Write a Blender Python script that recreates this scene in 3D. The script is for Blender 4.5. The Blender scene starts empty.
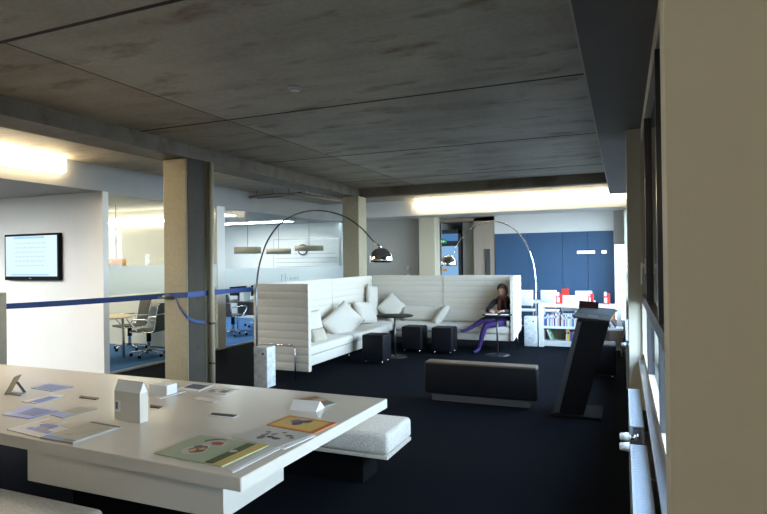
import bpy, bmesh, math, random
from mathutils import Vector, Matrix, Euler
random.seed(7)
C = bpy.context.scene.collection
PI = math.pi
sc = bpy.context.scene

# ------------------------------------------------------------------ camera
F, YAW, PIT, ROL = 572.0, math.radians(22.7), math.radians(.35), math.radians(-.70)
EYE = Vector((0, 0, 1.65))
_f = Vector((-math.sin(YAW)*math.cos(PIT), math.cos(YAW)*math.cos(PIT), math.sin(PIT)))
_r = Vector((math.cos(YAW), math.sin(YAW), 0)); _u = _r.cross(_f)
RT = math.cos(ROL)*_r + math.sin(ROL)*_u
UP = -math.sin(ROL)*_r + math.cos(ROL)*_u
cam = bpy.data.cameras.new('camera'); cam.sensor_width = 36; cam.lens = F/767*36; cam.clip_start = .02
co = bpy.data.objects.new('camera', cam); C.objects.link(co)
m = Matrix((RT, UP, -_f)).transposed().to_4x4(); m.translation = EYE
co.matrix_world = m; sc.camera = co

def ray(x, y): return _f*F + RT*(x-383.5) - UP*(y-257)
def on_z(x, y, z): d = ray(x, y); return EYE + d*((z-EYE.z)/d.z)
def on_y(x, y, Y): d = ray(x, y); return EYE + d*(Y/d.y)

# ------------------------------------------------------------------ materials
def nodes(name):
    m = bpy.data.materials.new(name); m.use_nodes = True
    nt = m.node_tree; nt.nodes.clear()
    out = nt.nodes.new('ShaderNodeOutputMaterial')
    return m, nt, out
def L(nt, a, b): nt.links.new(a, b)
def mat(name, col, rough=.5, metal=0., spec=.5, var=0., scale=8., bump=0., bscale=60., stretch=(1,1,1), sheen=0., coat=0.):
    m, nt, out = nodes(name)
    b = nt.nodes.new('ShaderNodeBsdfPrincipled')
    b.inputs['Base Color'].default_value = (*col, 1); b.inputs['Roughness'].default_value = rough
    b.inputs['Metallic'].default_value = metal; b.inputs['Specular IOR Level'].default_value = spec
    if sheen: b.inputs['Sheen Weight'].default_value = sheen
    if coat: b.inputs['Coat Weight'].default_value = coat; b.inputs['Coat Roughness'].default_value = .1
    L(nt, b.outputs[0], out.inputs[0])
    tc = nt.nodes.new('ShaderNodeTexCoord'); mp = nt.nodes.new('ShaderNodeMapping')
    mp.inputs['Scale'].default_value = stretch
    L(nt, tc.outputs['Object'], mp.inputs[0])
    if var:
        n = nt.nodes.new('ShaderNodeTexNoise'); n.inputs['Scale'].default_value = scale; n.inputs['Detail'].default_value = 5
        L(nt, mp.outputs[0], n.inputs['Vector'])
        r = nt.nodes.new('ShaderNodeValToRGB')
        r.color_ramp.elements[0].position = .3; r.color_ramp.elements[1].position = .7
        r.color_ramp.elements[0].color = (*[max(0, c*(1-var)) for c in col], 1)
        r.color_ramp.elements[1].color = (*[min(1, c*(1+var)) for c in col], 1)
        L(nt, n.outputs[0], r.inputs[0]); L(nt, r.outputs[0], b.inputs['Base Color'])
    if bump:
        n2 = nt.nodes.new('ShaderNodeTexNoise'); n2.inputs['Scale'].default_value = bscale; n2.inputs['Detail'].default_value = 3
        L(nt, mp.outputs[0], n2.inputs['Vector'])
        bp = nt.nodes.new('ShaderNodeBump'); bp.inputs['Strength'].default_value = bump; bp.inputs['Distance'].default_value = .01
        L(nt, n2.outputs[0], bp.inputs['Height']); L(nt, bp.outputs[0], b.inputs['Normal'])
    return m
def emit(name, col, s):
    m, nt, out = nodes(name); e = nt.nodes.new('ShaderNodeEmission')
    e.inputs[0].default_value = (*col, 1); e.inputs[1].default_value = s
    L(nt, e.outputs[0], out.inputs[0]); return m
def glass(name, tint, ior=1.45, rough=0., refl=1.0, faces=1):
    m, nt, out = nodes(name)
    t = nt.nodes.new('ShaderNodeBsdfTransparent'); t.inputs[0].default_value = (*tint, 1)
    g = nt.nodes.new('ShaderNodeBsdfGlossy'); g.inputs['Roughness'].default_value = rough
    fr = nt.nodes.new('ShaderNodeFresnel'); fr.inputs[0].default_value = ior
    mu = nt.nodes.new('ShaderNodeMath'); mu.operation = 'MULTIPLY'; mu.inputs[1].default_value = refl
    x = nt.nodes.new('ShaderNodeMixShader')
    ge = nt.nodes.new('ShaderNodeNewGeometry'); iv = nt.nodes.new('ShaderNodeMath'); iv.operation = 'SUBTRACT'; iv.inputs[0].default_value = refl
    L(nt, ge.outputs['Backfacing'], iv.inputs[1]); iv.use_clamp = True; L(nt, iv.outputs[0], mu.inputs[1])
    a1 = nt.nodes.new('ShaderNodeMath'); a1.operation = 'SUBTRACT'; a1.inputs[0].default_value = 1
    a2 = nt.nodes.new('ShaderNodeMath'); a2.operation = 'POWER'; a2.inputs[1].default_value = faces
    a3 = nt.nodes.new('ShaderNodeMath'); a3.operation = 'SUBTRACT'; a3.inputs[0].default_value = 1; a3.use_clamp = True
    L(nt, fr.outputs[0], a1.inputs[1]); L(nt, a1.outputs[0], a2.inputs[0]); L(nt, a2.outputs[0], a3.inputs[1])
    L(nt, a3.outputs[0], mu.inputs[0]); L(nt, mu.outputs[0], x.inputs[0]); L(nt, t.outputs[0], x.inputs[1]); L(nt, g.outputs[0], x.inputs[2])
    L(nt, x.outputs[0], out.inputs[0]); return m
def frosted(name, col, fac):
    m, nt, out = nodes(name)
    t = nt.nodes.new('ShaderNodeBsdfTransparent'); t.inputs[0].default_value = (.95, 1, .99, 1)
    d = nt.nodes.new('ShaderNodeBsdfDiffuse'); d.inputs[0].default_value = (*col, 1)
    tl = nt.nodes.new('ShaderNodeBsdfTranslucent'); tl.inputs[0].default_value = (*col, 1)
    a = nt.nodes.new('ShaderNodeMixShader'); a.inputs[0].default_value = .6
    x = nt.nodes.new('ShaderNodeMixShader'); x.inputs[0].default_value = fac
    L(nt, d.outputs[0], a.inputs[1]); L(nt, tl.outputs[0], a.inputs[2])
    L(nt, t.outputs[0], x.inputs[1]); L(nt, a.outputs[0], x.inputs[2]); L(nt, x.outputs[0], out.inputs[0]); return m
def concrete(name, col, stain=.5, vary=.25, rough=.65):
    m, nt, out = nodes(name)
    b = nt.nodes.new('ShaderNodeBsdfPrincipled'); b.inputs['Roughness'].default_value = rough
    b.inputs['Specular IOR Level'].default_value = .3
    tc = nt.nodes.new('ShaderNodeTexCoord')
    def noise(scale, st, det=6, rgh=.55):
        mp = nt.nodes.new('ShaderNodeMapping'); mp.inputs['Scale'].default_value = st
        L(nt, tc.outputs['Object'], mp.inputs[0])
        n = nt.nodes.new('ShaderNodeTexNoise'); n.inputs['Scale'].default_value = scale
        n.inputs['Detail'].default_value = det; n.inputs['Roughness'].default_value = rgh
        L(nt, mp.outputs[0], n.inputs['Vector']); return n
    def ramp(n, p0, c0, p1, c1):
        r = nt.nodes.new('ShaderNodeValToRGB'); e = r.color_ramp.elements
        e[0].position = p0; e[0].color = (*c0, 1); e[1].position = p1; e[1].color = (*c1, 1)
        L(nt, n.outputs[0], r.inputs[0]); return r
    base = ramp(noise(1.1, (1, .55, 1)), .3, [c*(1-vary) for c in col], .7, [c*(1+vary) for c in col])
    streak = ramp(noise(1.6, (.3, 2.0, 1), 6, .55), .46, (1.06, 1.05, 1.04), .78, [1-stain*.45, 1-stain*.55, 1-stain*.65])
    spots = ramp(noise(1.7, (.8, 2.0, 1), 5, .6), .55, (1, 1, 1), .67, [1-stain*.75, 1-stain*.9, 1-stain*1.05])
    fine = ramp(noise(26, (1, 1, 1), 3), .25, (.88, .88, .88), .75, (1.08, 1.08, 1.08))
    prev = base.outputs[0]
    for r in (streak, spots, fine):
        mx = nt.nodes.new('ShaderNodeMix'); mx.data_type = 'RGBA'; mx.blend_type = 'MULTIPLY'; mx.inputs[0].default_value = 1
        L(nt, prev, mx.inputs[6]); L(nt, r.outputs[0], mx.inputs[7]); prev = mx.outputs[2]
    L(nt, prev, b.inputs['Base Color'])
    bp = nt.nodes.new('ShaderNodeBump'); bp.inputs['Strength'].default_value = .12; bp.inputs['Distance'].default_value = .01
    L(nt, fine.outputs[0], bp.inputs['Height']); L(nt, bp.outputs[0], b.inputs['Normal'])
    L(nt, b.outputs[0], out.inputs[0]); return m
def marble(name):
    m, nt, out = nodes(name)
    b = nt.nodes.new('ShaderNodeBsdfPrincipled'); b.inputs['Roughness'].default_value = .35
    tc = nt.nodes.new('ShaderNodeTexCoord')
    n = nt.nodes.new('ShaderNodeTexNoise'); n.inputs['Scale'].default_value = 9; n.inputs['Detail'].default_value = 8; n.inputs['Distortion'].default_value = 1.6
    r = nt.nodes.new('ShaderNodeValToRGB'); e = r.color_ramp.elements
    e[0].position = .35; e[0].color = (.82, .84, .85, 1); e[1].position = .7; e[1].color = (.5, .53, .56, 1)
    L(nt, tc.outputs['Object'], n.inputs['Vector']); L(nt, n.outputs[0], r.inputs[0]); L(nt, r.outputs[0], b.inputs['Base Color'])
    L(nt, b.outputs[0], out.inputs[0]); return m

M = {}
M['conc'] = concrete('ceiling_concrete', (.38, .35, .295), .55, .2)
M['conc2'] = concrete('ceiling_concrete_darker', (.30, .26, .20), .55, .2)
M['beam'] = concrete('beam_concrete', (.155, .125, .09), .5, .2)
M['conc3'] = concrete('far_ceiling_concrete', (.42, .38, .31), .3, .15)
M['column'] = concrete('column_concrete', (.34, .31, .22), .2, .08)
M['pier'] = mat('pier_paint', (.50, .48, .39), .7, var=.04, scale=2, bump=.05, bscale=90)
M['joint'] = mat('joint_dark_brown', (.035, .022, .016), .9)  # dark brown of the joints themselves
M['carpet'] = mat('charcoal_carpet', (.006, .0075, .011), .95, spec=.04, var=.35, scale=180, bump=.6, bscale=260)
M['blue_carpet'] = mat('blue_carpet', (.06, .16, .36), .95, spec=.15, var=.2, scale=120, bump=.4, bscale=200)
M['white'] = mat('white_paint', (.80, .79, .75), .6, var=.02, scale=2)
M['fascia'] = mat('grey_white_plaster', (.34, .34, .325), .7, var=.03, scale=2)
M['greige'] = mat('greige_paint', (.47, .45, .40), .7, var=.03, scale=2)
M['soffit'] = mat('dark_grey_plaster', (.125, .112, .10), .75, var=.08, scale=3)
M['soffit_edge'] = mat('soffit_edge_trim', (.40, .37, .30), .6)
M['blue_wall'] = mat('blue_panel', (.035, .092, .185), .5, var=.04, scale=2)
M['stub'] = mat('brown_greige_paint', (.38, .31, .24), .7)
M['shade_panel'] = mat('dark_brown_shade_panel', (.075, .066, .052), .75, spec=.1, var=.1, scale=5)  # dark tone that puts shade into one column face
M['cream'] = mat('lit_column_tone', (.68, .60, .44), .7)  # far column lightened in colour to stand in for light on it
M['edge_grey'] = mat('dark_grey_edge', (.030, .032, .036), .6)
M['brown'] = mat('brown_plaster', (.30, .24, .18), .8)
M['laminate'] = mat('white_laminate', (.71, .66, .575), .22, spec=.5)
M['fabric'] = mat('cream_wool', (.64, .60, .52), .9, spec=.2, var=.04, scale=40, bump=.35, bscale=220, sheen=.2)
M['fabric2'] = mat('light_cushion_wool', (.67, .63, .55), .9, spec=.2, var=.03, scale=30, bump=.3, bscale=200, sheen=.2)
M['fabric_tan'] = mat('tan_wool', (.50, .45, .36), .9, spec=.2, var=.06, scale=30, bump=.3, bscale=200)
M['fleece'] = mat('white_boucle', (.82, .77, .68), .95, spec=.1, var=.12, scale=70, bump=1., bscale=110)
M['leather'] = mat('black_leather', (.005, .0055, .008), .5, spec=.22, bump=.15, bscale=160)
M['leather_brown'] = mat('bench_top_piping', (.09, .07, .05), .5)
M['black'] = mat('matt_black', (.004, .004, .005), .75, spec=.12)
M['dark'] = mat('dark_grey', (.06, .06, .065), .5)
M['table_dark'] = mat('dark_table_laminate', (.02, .02, .022), .6, spec=.15)
M['chrome'] = mat('chrome', (.85, .85, .86), .08, 1)
M['steel'] = mat('brushed_steel', (.55, .56, .58), .32, 1)
M['dark_steel'] = mat('dark_steel', (.10, .10, .11), .35, .9)
M['stem_steel'] = mat('dark_polished_steel', (.22, .22, .23), .2, 1)
M['marble'] = marble('white_marble')
M['whiteplastic'] = mat('white_plastic', (.82, .82, .80), .4)
M['paper'] = mat('white_paper', (.84, .84, .83), .6)
M['radiator'] = mat('radiator_enamel', (.36, .40, .45), .35)
M['sill'] = mat('aluminium_sill', (.42, .45, .50), .28, .8)
M['frame'] = mat('dark_window_frame', (.05, .05, .055), .4, .3)
M['frame_light'] = mat('beige_window_frame', (.45, .40, .32), .5)
M['blind'] = mat('closed_dark_blind', (.03, .03, .033), .6)
M['glass'] = glass('window_glass', (.86, .93, .98), faces=3)
M['office_glass'] = glass('office_glass', (.93, .975, .97), 1.4)
M['frost'] = frosted('frosted_film', (.86, .90, .90), .72)
M['frost_mark'] = frosted('frosted_mark', (.45, .55, .56), .6)
M['warm'] = emit('warm_tube', (1, .80, .50), 15)
M['warm2'] = emit('warm_strip', (1, .84, .56), 8)
M['meeting_lamp'] = emit('meeting_lamp', (1, .86, .64), 19)
M['office_lamp'] = emit('office_lamp', (.95, .97, 1), 15)
M['rear_fill'] = emit('rear_fill', (1, .87, .66), 24)
M['niche_fill'] = emit('niche_fill', (.93, .97, 1), 60)
M['belt'] = mat('blue_webbing', (.012, .05, .20), .6, var=.15, scale=60)
M['drum'] = mat('brown_lamp_shade', (.26, .21, .13), .7)
M['beech'] = mat('pale_beech', (.70, .55, .36), .4, var=.08, scale=6, stretch=(1, 6, 1))
M['mesh'] = mat('dark_mesh_back', (.07, .065, .06), .7)
M['orange'] = mat('orange', (.88, .32, .03), .5)
M['red'] = mat('red', (.55, .025, .015), .45)
M['pipe'] = mat('beige_pipe', (.42, .36, .25), .4)
M['silver_duct'] = mat('silver_foil', (.26, .23, .19), .55, .4, bump=.5, bscale=25)
M['skin'] = mat('skin', (.40, .23, .155), .6)
M['hair'] = mat('dark_hair', (.02, .013, .01), .5)
M['top'] = mat('black_knit', (.013, .012, .015), .9)
M['scarf'] = mat('dark_red_scarf', (.075, .022, .014), .95)
M['tights'] = mat('purple_tights', (.04, .016, .125), .7)
M['wicker'] = mat('grey_brown_wicker', (.20, .16, .12), .8, var=.3, scale=40)
M['outside'] = mat('outdoor_asphalt', (.035, .037, .04), .9)
M['facade'] = mat('slate_blue_facade', (.10, .17, .30), .7)
_cc = {}
def paint(col, rough=.5):
    k = (tuple(col), rough)
    if k not in _cc: _cc[k] = mat('print_%d' % len(_cc), col, rough)
    return _cc[k]

# ------------------------------------------------------------------ mesh building
class MB:
    def __init__(s): s.bm = bmesh.new(); s.mats = []
    def mi(s, m):
        if m not in s.mats: s.mats.append(m)
        return s.mats.index(m)
    def _add(s, tmp, m, smooth=False):
        i = s.mi(m); mp = {}
        for v in tmp.verts: mp[v] = s.bm.verts.new(v.co)
        for f in tmp.faces:
            try: g = s.bm.faces.new([mp[v] for v in f.verts])
            except ValueError: continue
            g.material_index = i; g.smooth = smooth or f.smooth
        tmp.free()
    def box(s, m, x0, x1, y0, y1, z0, z1, bev=0., seg=2, mtx=None):
        t = bmesh.new(); bmesh.ops.create_cube(t, size=1)
        for v in t.verts:
            v.co = Vector(((x0+x1)/2+v.co.x*(x1-x0), (y0+y1)/2+v.co.y*(y1-y0), (z0+z1)/2+v.co.z*(z1-z0)))
        if bev:
            bmesh.ops.bevel(t, geom=t.edges[:], offset=bev, segments=seg, affect='EDGES', profile=.5)
            for f in t.faces: f.smooth = seg > 2
        if mtx: bmesh.ops.transform(t, matrix=mtx, verts=t.verts)
        s._add(t, m); return s
    def hexa(s, m, lo, hi, bev=0.):          # two quads, same winding
        t = bmesh.new(); a = [t.verts.new(p) for p in lo]; b = [t.verts.new(p) for p in hi]; n = len(a)
        t.faces.new(a[::-1]); t.faces.new(b)
        for i in range(n): t.faces.new([a[i], a[(i+1) % n], b[(i+1) % n], b[i]])
        bmesh.ops.recalc_face_normals(t, faces=t.faces)
        if bev: bmesh.ops.bevel(t, geom=t.edges[:], offset=bev, segments=2, affect='EDGES')
        s._add(t, m); return s
    def cyl(s, m, p0, p1, r0, r1=None, seg=20, cap=True):
        r1 = r0 if r1 is None else r1; p0, p1 = Vector(p0), Vector(p1); d = (p1-p0)
        q = d.to_track_quat('Z', 'Y'); t = bmesh.new(); A = []; B = []
        for i in range(seg):
            a = 2*PI*i/seg; c = Vector((math.cos(a), math.sin(a), 0))
            A.append(t.verts.new(p0+q @ (c*r0))); B.append(t.verts.new(p1+q @ (c*r1)))
        for i in range(seg):
            f = t.faces.new([A[i], A[(i+1) % seg], B[(i+1) % seg], B[i]]); f.smooth = True
        if cap: t.faces.new(A[::-1]); t.faces.new(B)
        s._add(t, m); return s
    def tube(s, m, pts, r, seg=10, rs=None):
        pts = [Vector(p) for p in pts]; t = bmesh.new(); rings = []; up = None
        for i, p in enumerate(pts):
            d = (pts[min(i+1, len(pts)-1)]-pts[max(i-1, 0)]).normalized()
            if up is None: up = Vector((0, 1, 0)) if abs(d.y) < .9 else Vector((1, 0, 0))
            a = d.cross(up).normalized(); b = a.cross(d).normalized(); up = b
            rr = rs[i] if rs else r
            rings.append([t.verts.new(p+rr*(math.cos(2*PI*k/seg)*a+math.sin(2*PI*k/seg)*b)) for k in range(seg)])
        for i in range(len(rings)-1):
            for k in range(seg):
                f = t.faces.new([rings[i][k], rings[i][(k+1) % seg], rings[i+1][(k+1) % seg], rings[i+1][k]]); f.smooth = True
        t.faces.new(rings[0][::-1]); t.faces.new(rings[-1])
        bmesh.ops.recalc_face_normals(t, faces=t.faces)
        s._add(t, m); return s
    def lathe(s, m, prof, c=(0, 0, 0), seg=32):
        t = bmesh.new(); rings = []; c = Vector(c)
        for r, z in prof:
            rings.append([t.verts.new(c+Vector((max(r, 1e-4)*math.cos(2*PI*k/seg), max(r, 1e-4)*math.sin(2*PI*k/seg), z))) for k in range(seg)])
        for i in range(len(rings)-1):
            for k in range(seg):
                f = t.faces.new([rings[i][k], rings[i][(k+1) % seg], rings[i+1][(k+1) % seg], rings[i+1][k]]); f.smooth = True
        bmesh.ops.remove_doubles(t, verts=t.verts, dist=2e-4)
        bmesh.ops.recalc_face_normals(t, faces=t.faces)
        s._add(t, m); return s
    def ball(s, m, c, r, sc_=(1, 1, 1), seg=20):
        t = bmesh.new(); bmesh.ops.create_uvsphere(t, u_segments=seg, v_segments=seg//2+2, radius=r)
        for v in t.verts: v.co = Vector((v.co.x*sc_[0], v.co.y*sc_[1], v.co.z*sc_[2]))+Vector(c)
        for f in t.faces: f.smooth = True
        s._add(t, m); return s
    def pillow(s, m, size, mtx, n=3.2, e=.22, sub=14):   # soft cushion: puffed in its middle, thin at its seams
        w, h, d = size; t = bmesh.new()
        bmesh.ops.create_grid(t, x_segments=sub, y_segments=sub, size=1)
        top = {}
        vs = t.verts[:]
        def shp(u, v, sg):
            ex = (1-abs(u)**n)*(1-abs(v)**n); th = max(0, ex)**.5
            pinch = 1-.07*(1-abs(u)**2)*abs(v)**6; pinch2 = 1-.07*(1-abs(v)**2)*abs(u)**6
            return Vector((u*w/2*pinch2, v*h/2*pinch, sg*(d/2*th*(1+.05*math.sin(3*u+2*v))+.002)))
        uv = [(v.co.x, v.co.y) for v in vs]
        g = bmesh.ops.duplicate(t, geom=t.verts[:]+t.edges[:]+t.faces[:])
        dv = [x for x in g['geom'] if isinstance(x, bmesh.types.BMVert)]
        uv2 = [(v.co.x, v.co.y) for v in dv]
        for v, (a, b) in zip(vs, uv): v.co = shp(a, b, 1)
        for v, (a, b) in zip(dv, uv2): v.co = shp(a, b, -1)
        bmesh.ops.remove_doubles(t, verts=t.verts, dist=.0045)
        bmesh.ops.recalc_face_normals(t, faces=t.faces)
        for f in t.faces: f.smooth = True
        bmesh.ops.transform(t, matrix=mtx, verts=t.verts)
        s._add(t, m); return s
    def extrude(s, m, prof, axis, a0, a1, smooth=False):
        """prof: list of (p,q); axis 'x': p=y,q=z ; axis 'y': p=x,q=z"""
        t = bmesh.new()
        def P(p, q, a): return (a, p, q) if axis == 'x' else (p, a, q)
        A = [t.verts.new(P(p, q, a0)) for p, q in prof]; B = [t.verts.new(P(p, q, a1)) for p, q in prof]; n = len(A)
        for i in range(n):
            f = t.faces.new([A[i], A[(i+1) % n], B[(i+1) % n], B[i]]); f.smooth = smooth
        t.faces.new(A[::-1]); t.faces.new(B)
        bmesh.ops.recalc_face_normals(t, faces=t.faces)
        s._add(t, m); return s
    def build(s, name, parent=None, loc=None):
        me = bpy.data.meshes.new(name); s.bm.to_mesh(me); s.bm.free()
        for m in s.mats: me.materials.append(m)
        o = bpy.data.objects.new(name, me); C.objects.link(o)
        if parent:
            o.parent = parent
            pm = Matrix.Translation(parent.location)
            if parent.parent: pm = Matrix.Translation(parent.parent.location+parent.location)
            o.data.transform(pm.inverted())
        else:   # put the origin at the thing's base
            if loc is None:
                vs = [v.co for v in me.vertices]
                loc = Vector(((min(v.x for v in vs)+max(v.x for v in vs))/2, (min(v.y for v in vs)+max(v.y for v in vs))/2, min(v.z for v in vs)))
            me.transform(Matrix.Translation(-Vector(loc))); o.location = loc
        return o
def tag(o, label, cat, group=None, kind=None):
    o['label'] = label; o['category'] = cat
    if group: o['group'] = group
    if kind: o['kind'] = kind
    return o
def thing(name, label, cat, loc=(0, 0, 0), group=None, kind=None):
    o = bpy.data.objects.new(name, None); C.objects.link(o); o.location = loc; o.empty_display_size = .1
    return tag(o, label, cat, group, kind)
def struct(o, label=None, cat=None):
    o['kind'] = 'structure'
    if label: o['label'] = label
    if cat: o['category'] = cat
    return o
def copy_tree(o, parent=None):
    c = o.copy(); C.objects.link(c)
    if parent: c.parent = parent
    for ch in list(o.children): copy_tree(ch, c)
    return c

# ================================================================== SETTING
ZC, ZB, ZS = 3.10, 2.93, 2.72       # main ceiling, beam underside, dropped soffit / glass head
XP = -7.05                          # glazed partition plane
XW = .16                            # window plane
YE = 14.0                           # end wall
struct(MB().box(M['carpet'], -12, .4, -5, 6.22, -.1, 0).box(M['carpet'], XP, .4, 6.22, 16.5, -.1, 0).build('floor'),
       'near-black charcoal carpet floor of the lounge', 'floor')
struct(MB().box(M['blue_carpet'], -12, XP, 6.22, 16.5, -.1, .002).build('floor_office'),
       'blue carpet floor behind the glass partition', 'floor')
# main ceiling: concrete bays with open joints
b = MB(); ys = [-5, -2.13, .17, 2.47, 4.76, 7.06, 9.46, 10.42]; g = .007
for i in range(len(ys)-1):
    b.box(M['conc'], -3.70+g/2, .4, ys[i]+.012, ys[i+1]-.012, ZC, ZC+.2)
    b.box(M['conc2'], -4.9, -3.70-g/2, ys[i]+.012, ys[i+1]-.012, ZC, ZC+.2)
b.box(M['joint'], -5.2, .4, -5, 10.5, ZC+.02, ZC+.22)
for y in ys[1:-1]: b.box(M['joint'], -4.9, .4, y-.016, y+.016, ZC-.0015, ZC+.01)
b.box(M['joint'], -3.706, -3.694, -5, 10.4, ZC-.001, ZC+.01)
struct(b.build('ceiling'), 'dark stained concrete ceiling cast in wide bays with open joints', 'ceiling')
b = MB()
for x0, x1 in [(-7.3, -6.2), (-6.19, -5.0), (-4.99, -3.8), (-3.79, -2.6), (-2.59, -1.4), (-1.39, .4)]:
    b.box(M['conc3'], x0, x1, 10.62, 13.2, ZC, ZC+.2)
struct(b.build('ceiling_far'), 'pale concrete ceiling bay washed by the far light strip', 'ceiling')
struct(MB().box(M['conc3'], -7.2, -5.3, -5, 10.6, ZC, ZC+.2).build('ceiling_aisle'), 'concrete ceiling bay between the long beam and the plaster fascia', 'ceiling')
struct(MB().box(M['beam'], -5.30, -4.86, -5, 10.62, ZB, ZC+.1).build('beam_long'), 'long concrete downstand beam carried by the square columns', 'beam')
struct(MB().box(M['beam'], -4.86, .3, 10.40, 10.62, ZB, ZC+.1).build('beam_cross'), 'concrete cross beam in front of the far light strip', 'beam')
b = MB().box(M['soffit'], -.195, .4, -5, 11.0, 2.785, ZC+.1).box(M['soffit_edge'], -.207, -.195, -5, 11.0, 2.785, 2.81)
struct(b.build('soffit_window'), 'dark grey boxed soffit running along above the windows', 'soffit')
# fascia + dropped ceiling on the partition side, and across the far end
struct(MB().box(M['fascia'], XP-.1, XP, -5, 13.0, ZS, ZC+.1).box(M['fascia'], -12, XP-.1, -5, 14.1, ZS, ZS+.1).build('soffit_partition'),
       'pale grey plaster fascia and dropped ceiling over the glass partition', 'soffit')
struct(MB().box(M['white'], XP, .3, 13.0, 13.1, ZS-.0, ZC+.1).box(M['white'], XP, .36, 13.1, 17.4, ZS, ZS+.08).build('soffit_far'),
       'white plaster fascia under the far light strip', 'soffit')
# walls
struct(MB().box(M['white'], -12, XP, 6.17, 6.27, 0, ZS).build('wall_screen'), 'white wall behind the mounted television', 'wall')
struct(MB().box(M['white'], -12.1, -12, -5, 16.5, 0, ZC).build('wall_left'), 'white outer wall of the offices', 'wall')
struct(MB().box(M['white'], -12.1, .4, -5.1, -5, 0, ZC+.1).build('wall_rear'), 'plain wall at the near end of the lounge', 'wall')
struct(MB().box(M['white'], -12, XP+.0, 8.74, 8.97, 0, ZS).build('wall_divider'), 'white dividing wall between the two glazed offices', 'wall')
struct(MB().box(M['greige'], -7.0, -4.32, 14.02, 14.2, 0, ZS).build('wall_back'), 'plain greige wall behind the high-backed sofas', 'wall')
struct(MB().box(M['white'], -12, -7.0, 14.02, 14.2, 0, ZS).build('wall_office'), 'white end wall of the glazed office', 'wall')
struct(MB().box(M['greige'], -3.80, -3.42, 14.4, 14.6, 0, ZS).box(M['stub'], -3.42, -2.9, 14.02, 14.6, 0, ZS).build('wall_corridor'),
       'greige wall stub beside the corridor door', 'wall')
# end wall with blue panels and a slim glazed opening
struct(MB().box(M['white'], -2.9, .3, 14.02, 14.2, 2.27, ZS).box(M['greige'], -.18, .3, 13.99, 14.02, 1.96, ZS)
       .box(M['white'], -2.9, -.16, 14.06, 14.2, 0, 2.27).build('wall_end'), 'white end wall above the blue panelling', 'wall')
b = MB()
for x0, x1 in [(-2.89, -2.105), (-2.10, -1.305), (-1.30, -.745), (-.74, -.185)]:
    b.box(M['blue_wall'], x0, x1, 14.0, 14.06, 0, 2.265, .002, 1)
bw = struct(b.build('wall_blue'), 'deep blue panelled wall behind the bookcase', 'wall')
emw = emit('small_window_daylight', (.75, .88, 1), 1.6)
for i, (x0, x1) in enumerate([(on_y(577, 250, 14).x, on_y(595, 250, 14).x), (on_y(601.5, 250, 14).x, on_y(606.5, 250, 14).x)]):
    w = struct(MB().box(M['frame'], x0-.012, x1+.012, 13.985, 14.0, 1.735, 1.835).build('window_%d' % (4+i)),
               ['long narrow slot window in the blue wall', 'short narrow slot window in the blue wall'][i], 'window')
    MB().box(emw, x0, x1, 13.98, 13.985, 1.75, 1.82).build('pane', w)
# glazed slit in the end wall
w = struct(MB().box(M['whiteplastic'], -.185, -.165, 14.0, 14.12, 0, 1.96).box(M['whiteplastic'], .20, .22, 14.0, 14.12, 0, 1.96)
           .box(M['whiteplastic'], -.165, .20, 14.0, 14.12, 1.94, 1.96).build('window_6'), 'bright tall slim window at the end of the blue wall', 'window')
MB().box(M['glass'], -.165, .20, 14.05, 14.06, 0, 1.94).build('pane', w)
# window wall: spandrel, piers, windows
struct(MB().box(M['pier'], XW, .36, -5, 16, -.1, .73).box(M['pier'], XW, .36, -5, 16, 2.72, 3.2).build('wall_right'), 'plastered wall under the window sill', 'wall')
struct(MB().box(M['pier'], .0455, .5, .70, .78, 0, ZC, .0008, 1).build('pillar_near'), 'plain beige wall pier close in front', 'pier')
struct(MB().box(M['pier'], .04, .36, 5.52, 6.0, 0, ZC, .004, 2).build('pillar_far'), 'beige wall pier at the end of the window sill', 'pier')
struct(MB().box(M['pier'], .04, .36, 13.4, 14.02, 0, ZC).build('pillar_end'), 'white-lit wall pier in the far corner', 'pier')
def window(n, y0, y1, lab, muls, blind, fm):
    o = thing('window_%d' % n, lab, 'window', (XW, (y0+y1)/2, .75), kind='structure')
    MB().box(fm, XW, XW+.06, y0, y1, .75, .80).box(fm, XW, XW+.06, y0, y1, 2.66, 2.72).build('frame', o)
    MB().box(M['frame'], XW-.005, XW+.05, y0, y1, 1.25, 1.33).build('transom', o)
    for y in muls: MB().box(M['frame'], XW-.004, XW+.05, y-.03, y+.03, .80, 2.66).build('mullion', o)
    MB().box(M['frame_light'], XW-.01, XW+.05, y1-.03, y1, .8, 2.66).build('jamb', o)
    MB().box(M['glass'], XW+.02, XW+.028, y0, y1, .80, 1.25).build('lower_pane', o)
    MB().box(M['glass'], XW+.02, XW+.028, y0, y1, 1.33, 2.66).build('upper_pane', o)
    if blind:
        bl = MB(); k = 0
        z = 1.31 if n != 3 else .78  # unseen third window: blind added down to the sill to block its daylight
        while z < 2.70: bl.box(M['blind'], XW+.10, XW+.13, y0, y1, z, z+.068); z += .07
        bl.build('blind', o)
    return o
w1 = window(1, .80, 5.52, 'window with closed dark blind over its upper panes', [1.6, 3.1, 4.6], True, M['frame_light'])
w2 = window(2, 6.0, 8.4, 'uncovered window just beyond the far pier', [7.2], False, M['frame'])
w4 = window(9, 8.4, 13.4, 'long uncovered window in the far part of the lounge', [10.1, 11.7], False, M['frame'])
w3 = window(3, -4.6, .70, 'window beside the near pier', [-3.2, -1.9, -.6], True, M['frame'])
h = MB().box(M['whiteplastic'], XW-.012, XW-.004, 4.57, 4.63, 1.53, 1.64, .004).box(M['whiteplastic'], XW-.03, XW-.012, 4.585, 4.615, 1.57, 1.60, .004) \
    .box(M['whiteplastic'], XW-.04, XW-.028, 4.58, 4.62, 1.45, 1.61, .005)
h.build('handle', w1)
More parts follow.
